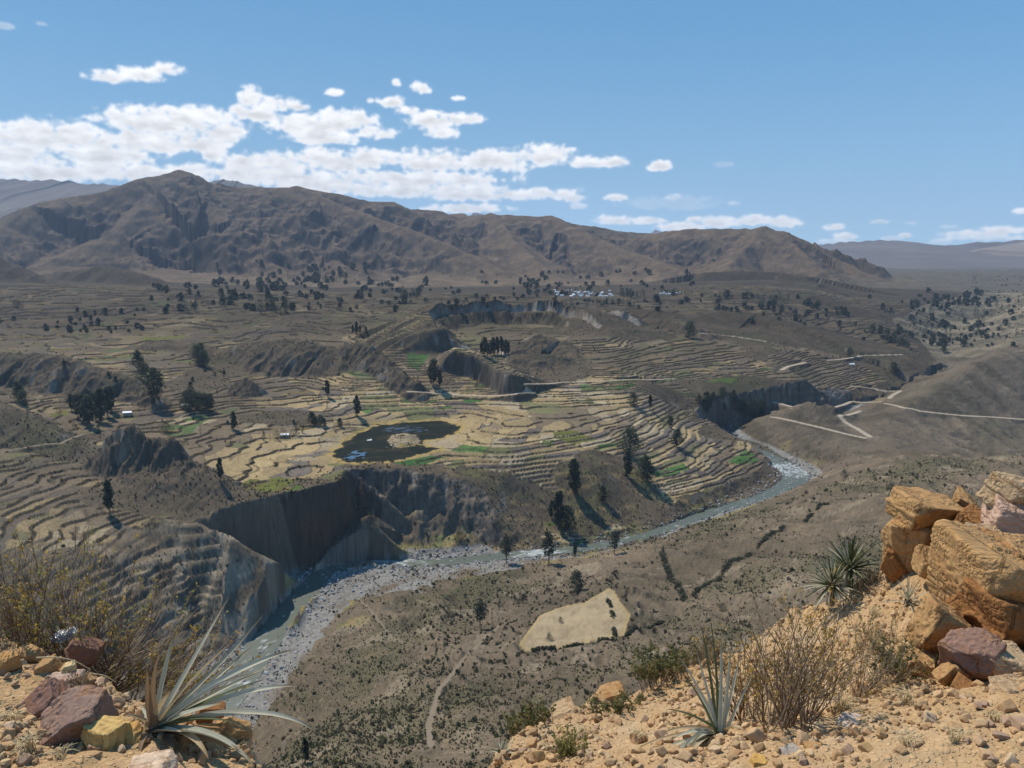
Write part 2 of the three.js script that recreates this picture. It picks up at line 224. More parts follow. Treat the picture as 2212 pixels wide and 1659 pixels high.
// bank below the terrace with the green fields; side slope of the terrace edge far right
const STEPS = [], step = (rows, rise, front, back, gully) => STEPS.push({ ...chain(byY(rows)), rise, front, back, gully });
step([[935, 800, 100], [985, 792, 104], [1040, 797, 104], [1090, 815, 100], [1140, 838, 92]], 24, 9, 70, 0.5);            // cliff with the pale streak
step([[985, 768, 109], [950, 748, 117], [912, 718, 128], [925, 694, 140], [985, 680, 146], [1060, 671, 150], [1130, 667, 152], [1185, 668, 152], [1250, 678, 148], [1310, 700, 138], [1345, 722, 128]], 38, 34, 120, 0.6); // horseshoe cliff
step([[1490, 862, 70], [1560, 840, 74], [1640, 830, 74], [1770, 818, 74]], 13, 12, 90, 0.3);
step([[1290, 700, 120], [1340, 718, 116], [1400, 722, 116]], 10, 12, 60, 0.4);
step([[640, 760, 112], [690, 772, 108], [740, 762, 112]], 10, 10, 60, 0.4);

// Roads and tracks: [px, py, height], and a width.
const ROADS = [], road = (name, label, rows, width, m) => ROADS.push({ ...chain(rows), name, label, width, m });

// distances to the river bed
const RIV = chain(RIVER.map((p, i) => ({ ...p, w: [8, 8, 9, 10, 13, 12, 14, 15, 13, 7, 7, 7, 7, 8, 8, 8, 9, 11, 12, 12, 12, 12][i] })));

const area = (rows, y) => { const p = rows.map(([px, py]) => placeY(px, py, y)); return { p, x0: Math.min(...p.map((q) => q.x)), x1: Math.max(...p.map((q) => q.x)), f0: Math.min(...p.map((q) => q.f)), f1: Math.max(...p.map((q) => q.f)), y }; };
function within(a, x, f, margin = 0) {                              // metres inside an area (negative: outside)
  if (x < a.x0 - margin || x > a.x1 + margin || f < a.f0 - margin || f > a.f1 + margin) return -1e9;
  let best = 1e18, inn = false; const p = a.p;
  for (let i = 0, n = p.length; i < n; i++) { const q = p[i], r = p[(i + 1) % n], dx = r.x - q.x, df = r.f - q.f; if ((q.f > f) !== (r.f > f) && x < q.x + (f - q.f) / df * dx) inn = !inn; const t = clamp(((x - q.x) * dx + (f - q.f) * df) / (dx * dx + df * df)), ex = x - q.x - t * dx, ef = f - q.f - t * df; best = Math.min(best, ex * ex + ef * ef); }
  return (inn ? 1 : -1) * Math.sqrt(best);
}
const POND_Y = 62;
const MARSH = area([[722, 984], [746, 956], [776, 939], [800, 925], [828, 917], [879, 913], [930, 909], [964, 911], [993, 924], [978, 935], [941, 947], [912, 951], [900, 962], [944, 969], [896, 982], [845, 994], [794, 996], [746, 996]], POND_Y);
const ISLAND = area([[843, 952], [852, 941], [872, 937], [893, 941], [902, 952], [890, 963], [866, 966], [850, 962]], POND_Y);
const rounded = (rows, y) => area(new THREE.CatmullRomCurve3(rows.map(([px, py]) => new THREE.Vector3(px, py, 0)), true).getPoints(40).map((p) => [p.x, p.y]), y);
const PONDS = [rounded([[824, 928], [850, 921], [890, 919.5], [925, 928], [902, 932.5], [860, 933.5], [838, 932]], POND_Y), rounded([[740, 988], [752, 979], [777, 971], [792, 976], [788, 988], [764, 994]], POND_Y), rounded([[831, 960], [842, 958], [850, 967], [841, 969]], POND_Y), rounded([[792, 949], [802, 947], [803, 950], [794, 951.5]], POND_Y)];
const PADDOCK = area([[1122, 1390], [1138, 1405], [1268, 1390], [1278, 1383], [1327, 1379], [1346, 1375], [1360, 1330], [1341, 1307], [1326, 1280], [1314, 1272], [1304, 1280], [1266, 1300], [1206, 1312], [1168, 1327], [1130, 1378]], 46);
const GREEN = [[[1592, 985], [1612, 972], [1632, 985], [1640, 996], [1600, 1006], [1572, 998]], [[1172, 952], [1196, 950], [1194, 963], [1170, 964]], [[1196, 934], [1240, 930], [1290, 950], [1240, 962], [1196, 944]], [[1060, 1040], [1085, 1042], [1122, 1048], [1124, 1055], [1068, 1054], [1058, 1050]], [[610, 1060], [650, 1046], [652, 1056], [622, 1070]], [[545, 1052], [600, 1030], [640, 1040], [600, 1062], [560, 1062]], [[850, 1000], [930, 985], [962, 988], [920, 1002], [880, 1006]], [[912, 1160], [950, 1148], [954, 1166], [920, 1172]], [[520, 1045], [540, 1035], [560, 1036], [530, 1060]], [[1000, 862], [1040, 858], [1038, 868], [1002, 870]], [[1175, 1130], [1200, 1122], [1206, 1134], [1180, 1140]], [[300, 730], [400, 722], [398, 730], [310, 738]], [[880, 760], [925, 740], [930, 760], [905, 800], [880, 790]], [[1520, 826], [1560, 816], [1600, 820], [1580, 828]], [[106, 893], [140, 886], [150, 895], [112, 902]], [[1330, 838], [1365, 828], [1372, 836], [1340, 842]]];
const flatCore = (x, f) => (1 - smooth(130, 330, Math.abs(x + 20 - (f - 780) * 0.2))) * smooth(620, 680, f) * (1 - smooth(880, 980, f));
const BARE = [];
let paddock = 0, marsh = 0, roadHit = -1, riverD = 1e9, riverY = 0, riverW = 0, riverS = 0;
let terraceTop = 0, terraceWall = 0, terraceLevel = 0, terraceOn = 0, cliffness = 0, hilliness = 0, mountain = -1, inside = 0, benchMask = 0, sheer = 0;
function height(x, f) {
  const [sd0, w0] = edgeDistance(x, f);
  const wob = noise(x / 34, f / 34) * 5 + noise(x / 11, f / 11) * 2.6 + noise(x / 4.3, f / 4.3) * 0.9, sd = sd0 + wob * clamp(f / 500, 0.2, 1) * (w0 < 16 ? 0.3 : clamp(w0 / 26, 0.5, 1.6));
  const m = smooth(-w0, 0, sd); inside = sd0; benchMask = m; sheer = w0 < 30 && x < -60 && x > -250 ? 1 : 0;
  let L = m < 1 ? gorge(x, f) : 0;
  if (m < 1) { near(RIV, x, f); const up = clamp((N.d - 35) / 60) * smooth(40, 300, f); riverD = N.d; riverY = N.y; riverW = N.w;
    if (riverD < riverW * 5) { const e = riverD + noise(x / 9, f / 9) * 2.5; L = lerp(Math.max(riverY - 1.2 + Math.max(0, e - riverW * 0.55) * 0.1, riverY - 0.2 + noise(x / 4, f / 4) * 0.45), L, smooth(riverW * 1.1, riverW * 4, e)); }
    L += (fbm(x / 60, f / 60, 4) * 5 + (ridged(x / 46 + f / 120, f / 130 - x / 140, 3) - 0.62) * 11 + (ridged(x / 17, f / 30, 2) - 0.6) * 2.2) * up; }
  let B = m > 0 ? bench(x, f) : 0;
  cliffness = m > 0.02 && m < 0.98 ? clamp((B - L) / w0 * 0.6) : 0;
  terraceOn = 0; terraceWall = 0; hilliness = 0; mountain = -1;
  if (m > 0) {
    B += noise(x / 170, f / 120) * 5.5 * smooth(600, 1000, f) + noise(x / 70 + 9, f / 55) * 1.6;
    for (const c of STEPS) {
      if (x < c.x0 - c.back || x > c.x1 + c.back || f < c.f0 - c.front - 40 || f > c.f1 + c.back) continue;
      near(c, x, f); const dn = N.d * (1 + c.gully * 0.5 * noise(N.s / 14, N.d / 60)), len = c.s[c.s.length - 1], end = smooth(0, 30, N.s) * smooth(0, c.front > 20 ? 170 : 30, len - N.s) * (c.front > 20 ? 0.82 + 0.3 * noise(N.s / 38, 2.2) : 1);
      const s = N.side > 0 ? dn : -dn, face = c.front, flute = ridged(N.s / 16, 3.3, 2) * 7 * c.gully;
      if (s >= 0) B += c.rise * end * (1 - smooth(0, c.back, s)) * 1; else { const q = (-s + (c.front > 20 ? flute : flute * 0.3)) / face; B += c.rise * end * (c.front > 20 ? (q < 0.2 ? lerp(1, 0.55, q / 0.2) : 0.55 * (1 - smooth(0.2, 1.25, q))) : 1 - smooth(0, 1, q)); if (q < (c.front > 20 ? 0.28 : 1)) cliffness = Math.max(cliffness, end); }
    }
  }
  let y = m <= 0 ? L : m >= 1 ? B : lerp(L, B, m);
  let rough = 0, crest = -1e9;
  for (let i = 0; i < HILLS.length; i++) {
    const c = HILLS[i], far = c.far ?? (c.far = Math.max(...c.p.map((p) => p.y)) / Math.min(c.slope, c.slope2));
    if (x < c.x0 - far || x > c.x1 + far || f < c.f0 - far || f > c.f1 + far) continue;
    near(c, x, f); const s = N.side > 0 ? c.slope : c.slope2;
    if (N.y - s * (N.d - c.round) * 0.6 < y - c.k || (c.top && m < 0.05)) continue;
    const g = i < 11 ? noise((x + noise(x / 400, f / 400) * 160) / c.spacing, f / c.spacing / 3.2) : noise(N.s / c.spacing + i * 7.7 + noise(x / c.spacing / 1.7, f / c.spacing / 1.7) * 0.5, N.d / c.spacing / 5), g2 = i < 11 ? noise(x / c.spacing * 2.6, f / c.spacing * 1.1) : noise(N.s / c.spacing * 2.7 + i, N.d / c.spacing / 2.2);
    const d = Math.sqrt(N.d * N.d + c.round * c.round) - c.round, dd = d * (1 + c.gully * (Math.abs(g) * 0.9 - 0.2 + g2 * 0.3) * clamp(d / c.spacing * 2));
    const hy = N.y - s * dd - (c.top ? (1 - smooth(0.2, 0.95, m)) * 90 : 0), before = y; y = smax(y, hy, c.k);
    const on = clamp((hy - before) / c.k + 0.5); if (on > 0.3) { hilliness = Math.max(hilliness, c.spur && N.side < 0 && x < -178 ? on * 0.12 : on); rough = Math.max(rough, c.rock * on); crest = N.y; if (i < 11) mountain = i; else mountain = -1; }
  }
  if (mountain >= 0) { const w = clamp((crest - y) / 90) * clamp((y - 120) / 80); y += ((ridged(x / 330 + 4, f / 420, 4) - 0.62) * 110 + (ridged(x / 95, f / 130, 3) - 0.6) * 24) * w; }
  if (rough > 0) { const sc = f > 2200 ? 6 : 1; y += (ridged(x / 22 / sc, f / 22 / sc, 3) - 0.55) * 6 * rough * sc * (sc > 1 ? 0.6 : 1); }
  // terraces on the benches
  if (m > 0.5 || (x < -150 && f < 640 && m > 0.03)) {
    const left = x < -150 && f < 640, core = flatCore(x, f);
    let on = (left ? 1 : smooth(0.97, 1, m)) * (1 - smooth(0.15, 0.5, hilliness)) * (1 - clamp(cliffness * 1.5) * (left ? 0 : 1)) * smooth(380, 450, f) * (1 - smooth(2000, 2400, f)) * smooth(-0.55, -0.35, smooth(1150, 1400, f) * 0.3 + noise(x / 150 + 31, f / 110) + noise(x / 50 + 3, f / 40) * 0.3 + core * 0.5);
    for (const [bx, bf, rx, rf] of BARE) { const e = ((x - bx) / rx) ** 2 + ((f - bf) / rf) ** 2; if (e < 1.3) on *= smooth(0.7, 1.2, e + noise(x / 18, f / 18) * 0.3); }
    if (on > 0.02) {
      const st = left && m < 0.9 ? 3.4 : f < 1000 ? 1.5 : 1.5 + smooth(1000, 1900, f) * 0.9, q = (y + noise(x / 58, f / 42) * 1.7 + noise(x / 21, f / 17) * 0.7 + noise(x / 8, f / 8) * 0.12 + noise(x / 95, f / 60) * 4.5 * smooth(1100, 1450, f)) / st, fl = Math.floor(q), fr = q - fl, cut = clamp(lerp(0.62, 0.84, core) + noise(x / 24 + 9, f / 24) * 0.16, 0.5, 0.93), odd = fl & 1, join = odd && noise(x / 46 + 80, f / 36) > -0.05 - core * 0.3, t = join ? fr : smooth(cut, 1, fr);
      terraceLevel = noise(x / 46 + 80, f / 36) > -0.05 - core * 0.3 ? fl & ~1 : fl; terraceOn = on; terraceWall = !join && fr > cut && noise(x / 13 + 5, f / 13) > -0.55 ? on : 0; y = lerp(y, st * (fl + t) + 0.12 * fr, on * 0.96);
    }
  }
  else if (f > 330 && f < 560 && x > -70 && x < 120) { const on = smooth(-70, -30, x) * smooth(120, 60, x) * smooth(330, 380, f) * smooth(560, 530, f) * 0.8, st = 3.2, q = (y + noise(x / 40, f / 40) * 2) / st, fl = Math.floor(q), fr = q - fl; y = lerp(y, st * (fl + smooth(0.7, 1, fr)), on); terraceWall = on * (fr > 0.7 ? 1 : 0); }
  paddock = within(PADDOCK, x, f, 8); if (paddock > -8) { y = lerp(y, 46 + (x - 40) * 0.02, smooth(-8, 1, paddock)); }
  marsh = within(MARSH, x, f, 26);
  if (marsh > -26) { y = lerp(y, POND_Y - 0.35, smooth(-26, 0, marsh)); if (marsh > -2) terraceOn = terraceWall = 0; const isl = within(ISLAND, x, f, 12); if (isl > -12) { y += 3.2 * smooth(-8, 12, isl) * (1 + noise(x / 5, f / 5) * 0.3); if (isl > -3) marsh = -5; } for (const q of PONDS) { const w = within(q, x, f, 5); if (w > -2) y = Math.min(y, POND_Y - 0.35 - 2 * smooth(-2, 1, w)); } }
  // scree, gullies and little humps
  if (terraceOn < 0.5) y += (noise(x / 9, f / 9) * 0.5 + noise(x / 3.7, f / 3.7) * 0.22) * clamp(f / 300, 0.1, 1) + cliffness * (ridged(x / 13, f / 13, 3) - 0.5) * 7;
  near(RIV, x, f); riverD = N.d; riverY = N.y; riverW = N.w; riverS = N.s;
  if (riverD < riverW * 5 && m < 0.6) {
    const e = riverD + noise(x / 9, f / 9) * 2.5; if (e < riverW * 1.2) y = lerp(riverY - 0.9 + noise(x / 3, f / 3) * 0.5, y, smooth(riverW * 0.7, riverW * 1.15, e));
  }
  if (cliffness > 0.2 && f > 600) { const q = y / 3.4 + noise(x / 15, f / 15) * 0.8, fl = Math.floor(q); y += (fl + smooth(0.25, 0.75, q - fl) - q) * 2.2 * clamp(cliffness * 1.5); }
  roadHit = -1;
  for (let i = 0; i < ROADS.length; i++) { const c = ROADS[i], g = c.width * 1.6; if (x < c.x0 - g || x > c.x1 + g || f < c.f0 - g || f > c.f1 + g) continue; near(c, x, f); if (N.d < g) { y = lerp(N.y, y, smooth(c.width * 0.5, g, N.d)); if (N.d < c.width * 0.5 + noise(x / 3, f / 3) * 0.4) { roadHit = i; terraceOn = terraceWall = 0; } } }
  return y;
}
// Where a sight line meets the ground.
function sight(px, py, from = 60) {
  const k = dropAt(py); let last = from;
  for (let F = from; F < 9000; F *= 1.004) { const p = place(px, py, F); if (height(p.x, F) > p.y) { let a = last, b = F; for (let i = 0; i < 9; i++) { const c = (a + b) / 2, q = place(px, py, c); if (height(q.x, c) > q.y) b = c; else a = c; } const q = place(px, py, b); return { x: q.x, f: b, y: height(q.x, b) }; } last = F; }
  return null;
}

// scrubby places without terraces: [px, py, half width, half depth]
for (const [px, py, rx, rf] of [[1010, 1090, 60, 45], [1120, 1100, 50, 30], [1240, 1110, 40, 26], [1290, 1050, 40, 34], [600, 905, 50, 22], [1370, 1090, 34, 40], [1330, 1010, 40, 22], [880, 1015, 60, 16], [660, 1045, 26, 12], [450, 1070, 60, 26], [330, 1070, 60, 26], [1560, 850, 60, 30], [1180, 800, 60, 50], [700, 760, 60, 40], [1430, 850, 34, 20], [1650, 720, 120, 50], [1300, 690, 120, 60], [950, 735, 60, 50], [1760, 745, 90, 36], [100, 800, 70, 40], [1650, 840, 60, 30], [1500, 690, 120, 60], [560, 780, 60, 40]]) { const p = sight(px, py, 300); if (p) BARE.push([p.x, p.f, rx, rf]); }
// tracks drawn on the ground where they are seen
const TRACKS = [
  ['pale dirt road along the flank of the bare hill above the river bend', 6, [[2300, 918], [2212, 909], [2080, 896], [1988, 888], [1952, 879], [1914, 872]]],
  ['pale dirt road from the hairpin bend down past the brown mound', 5.5, [[1842, 834], [1890, 838], [1940, 840], [1946, 844], [1928, 853], [1922, 859], [1908, 864], [1840, 866], [1769, 867], [1680, 867], [1672, 869], [1703, 876]]],
  ['pale dirt road with a tight bend on the slope left of the bare hill', 6, [[1857, 888], [1826, 892], [1814, 898], [1824, 910], [1850, 926], [1880, 943]]],
  ['lowest pale dirt road slanting over the slope above the river bend', 6, [[1868, 946], [1769, 921], [1714, 910], [1668, 901]]],
  ['short dirt track at the foot of the brown mound', 4, [[1656, 889], [1707, 882]]],
  ['pale dirt road climbing through the right hand terraces', 6, [[1689, 799], [1703, 792], [1740, 783]]],
  ['pale dirt road near the rim of the right hand terraces', 5, [[1790, 778], [1853, 773], [1926, 766], [1948, 766]]],
  ['dirt road above the brown bank in the terraces', 6, [[1514, 720], [1580, 728], [1652, 737]]],
  ['straight pale dirt road below the cliff with the pale streak', 6, [[884, 846], [950, 850], [1030, 853], [1112, 853], [1146, 848]]],
  ['long pale dirt road across the terraces right of the pale streak', 4.5, [[1136, 829], [1215, 826], [1317, 823], [1400, 821], [1454, 818]]],
  ['footpath winding up the slope of the near hillside', 2.2, [[930, 1610], [925, 1560], [950, 1500], [985, 1450], [1040, 1385]]],
  ['goat track curving down to the gravel bars', 1.5, [[770, 1290], [800, 1318], [830, 1352], [842, 1376], [872, 1388]]],
  ['faint goat track across the old terraces left of the paddock', 1.4, [[900, 1296], [960, 1310], [1020, 1318], [1090, 1322]]],
  ['narrow footpath along the dry slope above the double pinnacle', 3, [[0, 975], [60, 965], [130, 955], [180, 938]]]];
for (const [label, width, rows] of TRACKS) {
  const pts = rows.map(([px, py]) => sight(px, py, 150)).filter(Boolean), fine = [];
  for (let i = 0; i < pts.length - 1; i++) for (let k = 0; k < 4; k++) { const t = k / 4; fine.push({ x: lerp(pts[i].x, pts[i + 1].x, t), f: lerp(pts[i].f, pts[i + 1].f, t) }); }
  fine.push(pts[pts.length - 1]);
  for (const p of fine) p.y = height(p.x, p.f);
  for (let r = 0; r < 6; r++) for (let i = 1; i < fine.length - 1; i++) fine[i].y = (fine[i - 1].y + 2 * fine[i].y + fine[i + 1].y) / 4;
  TRACKS.done = (TRACKS.done ?? []); TRACKS.done.push({ ...chain(fine), label, width });
}
ROADS.push(...TRACKS.done);
const GREENS = GREEN.map((rows) => { const p = rows.map(([px, py]) => sight(px, py, 300)); return { p, x0: Math.min(...p.map((q) => q.x)), x1: Math.max(...p.map((q) => q.x)), f0: Math.min(...p.map((q) => q.f)), f1: Math.max(...p.map((q) => q.f)) }; });

// ---------------------------------------------------------------- the ground, one sheet from the foot of the outcrop to the mountains
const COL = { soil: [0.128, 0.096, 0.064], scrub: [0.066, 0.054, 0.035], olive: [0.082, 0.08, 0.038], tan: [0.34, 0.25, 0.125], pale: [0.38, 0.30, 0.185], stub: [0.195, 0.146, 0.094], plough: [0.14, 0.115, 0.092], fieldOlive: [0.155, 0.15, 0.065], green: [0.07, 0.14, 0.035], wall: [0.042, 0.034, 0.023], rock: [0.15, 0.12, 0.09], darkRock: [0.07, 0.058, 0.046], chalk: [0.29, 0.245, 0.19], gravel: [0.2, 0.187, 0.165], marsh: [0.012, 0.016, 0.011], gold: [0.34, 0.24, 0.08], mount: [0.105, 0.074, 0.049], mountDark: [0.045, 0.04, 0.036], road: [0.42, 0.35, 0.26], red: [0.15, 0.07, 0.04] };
const FIELDS = [];
{
  const NC = 1000, T0 = -0.70, T1 = 0.70, rows = [];
  for (let F = 9; F < 150; F *= 1.07) rows.push(F);
  for (let F = 150; F < 430; F *= 1.006) rows.push(F);
  for (let F = 431; F < 600; F += 1.8) rows.push(F);
  for (let F = 600; F < 1250; F += 1.6) rows.push(F);
  for (let F = 1250; F < 2100; F += 4) rows.push(F);
  for (let F = 2100; F < 2700; F += 8) rows.push(F);
  for (let F = 2700; F < 4700; F += 14) rows.push(F);
  for (let F = 4700; F < 9000; F *= 1.05) rows.push(F);
  const NR = rows.length, n = NC * NR, pos = new Float32Array(n * 3), nor = new Float32Array(n * 3), col = new Float32Array(n * 3), kind = new Int32Array(n);
  const sheerAt = new Int8Array(n), info = [new Float32Array(n), new Float32Array(n), new Float32Array(n), new Float32Array(n), new Float32Array(n), new Int16Array(n), new Float32Array(n), new Float32Array(n), new Int8Array(n), new Float32Array(n), new Float32Array(n), new Float32Array(n), new Float32Array(n)];
  for (let j = 0; j < NR; j++) for (let i = 0; i < NC; i++) {
    const f = rows[j], x = f * lerp(T0, T1, i / (NC - 1)), k = j * NC + i, y = height(x, f);
    pos[k * 3] = x; pos[k * 3 + 1] = y; pos[k * 3 + 2] = -f;
    info[0][k] = terraceOn; info[1][k] = terraceWall; info[2][k] = terraceLevel; info[3][k] = cliffness; info[4][k] = hilliness; info[5][k] = mountain; info[6][k] = paddock; info[7][k] = marsh; info[8][k] = roadHit; info[9][k] = riverD / riverW; info[10][k] = riverY; info[11][k] = inside; info[12][k] = riverS; sheerAt[k] = sheer;
  }
  for (let j = 0; j < NR; j++) for (let i = 0; i < NC; i++) {
    const a = j * NC + Math.min(i + 1, NC - 1), b = j * NC + Math.max(i - 1, 0), c = Math.min(j + 1, NR - 1) * NC + i, d = Math.max(j - 1, 0) * NC + i;
    const ux = pos[a * 3] - pos[b * 3], uy = pos[a * 3 + 1] - pos[b * 3 + 1], uz = pos[a * 3 + 2] - pos[b * 3 + 2], vx = pos[c * 3] - pos[d * 3], vy = pos[c * 3 + 1] - pos[d * 3 + 1], vz = pos[c * 3 + 2] - pos[d * 3 + 2];
    let nx = uy * vz - uz * vy, ny = uz * vx - ux * vz, nz = ux * vy - uy * vx; const l = Math.hypot(nx, ny, nz) || 1, k = (j * NC + i) * 3; nor[k] = nx / l; nor[k + 1] = ny / l; nor[k + 2] = nz / l;
  }
  const cells = new Map();
  const KIND = { valley: 0, wall: 1, hillside: 2, gravel: 3, cliff: 4, marsh: 5, hill: 6, paddock: 7, mountain: 20, road: 40, field: 100 };
  for (let k = 0; k < n; k++) {
    const x = pos[k * 3], y = pos[k * 3 + 1], f = -pos[k * 3 + 2], ny = nor[k * 3 + 1], slope = Math.sqrt(Math.max(0, 1 - ny * ny)) / Math.max(ny, 0.05);
    const on = info[0][k], wall = info[1][k], level = info[2][k], cl = info[3][k], hi = info[4][k], mt = info[5][k], pad = info[6][k], mar = info[7][k] + (info[7][k] > -26 ? noise(x / 15 + 3, f / 15) * 4 + noise(x / 5, f / 5) * 2 : 0), rd = info[8][k], rv = info[9][k], ry = info[10][k], ins = info[11][k];
    const n1 = noise(x / 90, f / 90), n2 = noise(x / 23, f / 23), n3 = noise(x / 6.5, f / 6.5), n4 = noise(x / 2.1, f / 2.1), grit = hash(k * 7 + 3, k >> 3) - 0.5, fine = 1 + n4 * 0.28 + n3 * 0.16 + grit * 0.3;
    let c, kd;
    if (mt >= 0 || f > 2650) {                                      // mountains
      const g = fbm(x / 260, f / 260, 4), r = ridged(x / 120, f / 150, 3);
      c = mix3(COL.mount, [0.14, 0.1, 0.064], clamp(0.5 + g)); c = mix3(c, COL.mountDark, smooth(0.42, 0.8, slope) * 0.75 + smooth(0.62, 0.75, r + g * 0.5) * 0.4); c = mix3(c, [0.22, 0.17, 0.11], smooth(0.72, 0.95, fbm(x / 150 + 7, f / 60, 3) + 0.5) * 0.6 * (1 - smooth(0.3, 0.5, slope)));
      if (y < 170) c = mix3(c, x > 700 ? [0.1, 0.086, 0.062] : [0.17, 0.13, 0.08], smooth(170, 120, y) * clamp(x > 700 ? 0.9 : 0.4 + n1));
      const fl = 1 + noise(x / 30, f / 60) * 0.22 + noise(x / 9, f / 18) * 0.2 + grit * 0.35; c = mix3(c, COL.scrub, smooth(0.15, 0.5, noise(x / 45 + 8, f / 90) + noise(x / 14, f / 30) * 0.6) * 0.45); c = [c[0] * fl, c[1] * fl, c[2] * fl];
      kd = KIND.mountain + (f > 2650 && mt < 0 ? 19 : [0, 0, 0, 1, 1, 2, 2, 2, 3, 3, 3][mt]);
    } else if (ins > -30 && f > 600 || ins > 0) {                   // benches above the gorge
      c = mix3(COL.soil, COL.scrub, clamp(0.45 + n1 * 0.5 + n2 * 0.45 + n3 * 0.3)); kd = KIND.valley;
      c = mix3(c, COL.olive, smooth(0.2, 0.6, n1 + n3 * 0.4) * 0.4);
      if (on > 0.35 && ny > 0.8 && wall < 0.4) {                   // terrace treads: fields
        const len = 20 + 40 * hash(level, 3), along = Math.floor((x + noise(x / 60, f / 60) * 24 + hash(level, 9) * 300) / len), h = hash(level * 7 + 3, along * 13 + 5), h2 = hash(level * 5 + 11, along * 3 + 1);
        const core = (1 - smooth(150, 380, Math.abs(x + 30 - (f - 780) * 0.25))) * smooth(600, 660, f) * (1 - smooth(900, 1080, f)), bright = clamp(0.24 + core * 0.75 + noise(x / 130 + 50, f / 80) * 0.55 - smooth(1000, 1400, f) * 0.12, 0.08, 1.1);
        const pick = h < 0.34 * bright + 0.03 ? COL.tan : h < 0.52 * bright + 0.04 ? COL.pale : h < 0.68 ? COL.stub : h < 0.86 ? COL.plough : h < 0.97 ? COL.fieldOlive : COL.green;
        const own = 0.8 + 0.36 * h2; c = mix3(c, pick.map((v) => v * own), 0.2 + 0.72 * Math.min(1, bright)); c = mix3(c, COL.stub, clamp(n2 * 0.6 + n3 * 0.3) * 0.5);
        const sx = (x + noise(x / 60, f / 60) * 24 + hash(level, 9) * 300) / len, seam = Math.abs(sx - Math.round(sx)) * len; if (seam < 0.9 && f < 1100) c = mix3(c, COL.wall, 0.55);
        const id = level * 4096 + along; if (f > 600 && f < 1250) { let q = cells.get(id); if (q === undefined) { q = { n: 0, id: cells.size, h, bright }; cells.set(id, q); } q.n += 1; kd = KIND.field + q.id; }
      } else if (on > 0.35 && wall > 0) { c = mix3(COL.wall, COL.scrub, clamp(0.3 + n3)); kd = KIND.wall; if (slope < 0.2) c = mix3(c, COL.gold, 0.35); }  // dark stone and scrub, with the shade of the risers put into the colour
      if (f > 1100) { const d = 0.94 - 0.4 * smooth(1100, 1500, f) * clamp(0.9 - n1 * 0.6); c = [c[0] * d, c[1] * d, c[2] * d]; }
      if (on < 0.3 && f < 760 && x > -80) { c = mix3(c, [0.17, 0.155, 0.06], smooth(-0.1, 0.6, n2 + n3 * 0.5) * 0.6); c = mix3(c, [0.3, 0.21, 0.1], smooth(0.2, 0.6, noise(x / 22 + 7, f / 9) + n4 * 0.2) * 0.6); }
      if (on < 0.4 && hi < 0.5) c = mix3(c, COL.scrub, smooth(0.1, 0.5, n3 * 0.7 + n4 * 0.7) * 0.5);
      if (hi > 0.5 || on < 0.3) { c = mix3(c, COL.darkRock, smooth(0.55, 1.0, slope) * clamp(0.45 + n3 * 0.7 + n2 * 0.5, 0.05, 0.85)); c = mix3(c, COL.chalk, smooth(0.45, 0.75, noise(x / 16 + 5, f / 30) + cl * 0.25 + (slope - 0.8) * 0.35) * 0.5 * smooth(0.4, 0.9, slope)); }
      if (f > 1090 && f < 1380 && x > -70 && x < 30 && on < 0.3 && slope > 0.25) c = mix3(c, [0.36, 0.32, 0.26], clamp(0.45 + noise(x / 14, f / 60) * 1.4) * 0.85);
      if (f < 640 && f > 500 && x < -150 && x > -260 && hi > 0.5 && nor[k * 3] > 0.15 && ins < -14) c = mix3(c, [0.36, 0.3, 0.22], clamp(0.55 + noise(x / 8, f / 8)) * 0.8);
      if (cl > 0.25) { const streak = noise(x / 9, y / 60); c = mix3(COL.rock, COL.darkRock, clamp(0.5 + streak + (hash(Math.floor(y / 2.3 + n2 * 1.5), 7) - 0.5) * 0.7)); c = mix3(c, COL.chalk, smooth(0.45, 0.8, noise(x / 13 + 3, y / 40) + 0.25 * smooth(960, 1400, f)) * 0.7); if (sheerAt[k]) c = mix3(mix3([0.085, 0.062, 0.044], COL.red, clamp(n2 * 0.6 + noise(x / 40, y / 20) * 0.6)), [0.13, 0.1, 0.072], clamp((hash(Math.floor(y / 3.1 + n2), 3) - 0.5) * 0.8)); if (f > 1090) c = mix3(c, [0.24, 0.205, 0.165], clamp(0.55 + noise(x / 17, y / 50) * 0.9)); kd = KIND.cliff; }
      c = [c[0] * fine, c[1] * fine, c[2] * fine];
      if (mar > -14) { c = mix3(c, COL.gold, smooth(-14, -3, mar) * clamp(0.7 + n3)); if (mar > -2 + n3 * 2) { c = mix3(COL.marsh, [0.05, 0.04, 0.022], clamp(n2 * 0.9 + n3 * 0.5 - 0.1) + smooth(3, -2, mar) * 0.6); kd = KIND.marsh; } else if (mar > -6 && within(ISLAND, x, f, 4) > -3) { c = mix3([0.3, 0.245, 0.16], COL.stub, clamp(0.4 + n3)); kd = KIND.valley; } }
    } else {                                                        // the gorge and its slopes
      kd = KIND.hillside;
      const lush = noise(x / 120 + 3, f / 120) + noise(x / 30, f / 30) * 0.5;
      c = mix3([0.165, 0.125, 0.082], [0.095, 0.074, 0.048], clamp(0.5 + n1 * 0.7 + n2 * 0.5 + n3 * 0.5)); c = mix3(c, COL.olive, smooth(0.05, 0.7, lush + n3 * 0.35) * 0.55); c = mix3(c, COL.scrub, smooth(0.25, 0.6, n3 * 0.6 + n4 * 0.6) * 0.5);
      c = mix3(c, [0.28, 0.22, 0.15], smooth(0.3, 0.7, n2 - n1 * 0.3 + n4 * 0.2) * 0.5);
      if (wall > 0.3 && x > -80) c = mix3(c, COL.scrub, 0.75);
      c = mix3(c, COL.scrub, smooth(0.62, 0.8, 1 - ridged(x / 46 + f / 120, f / 130 - x / 140, 3)) * 0.6);
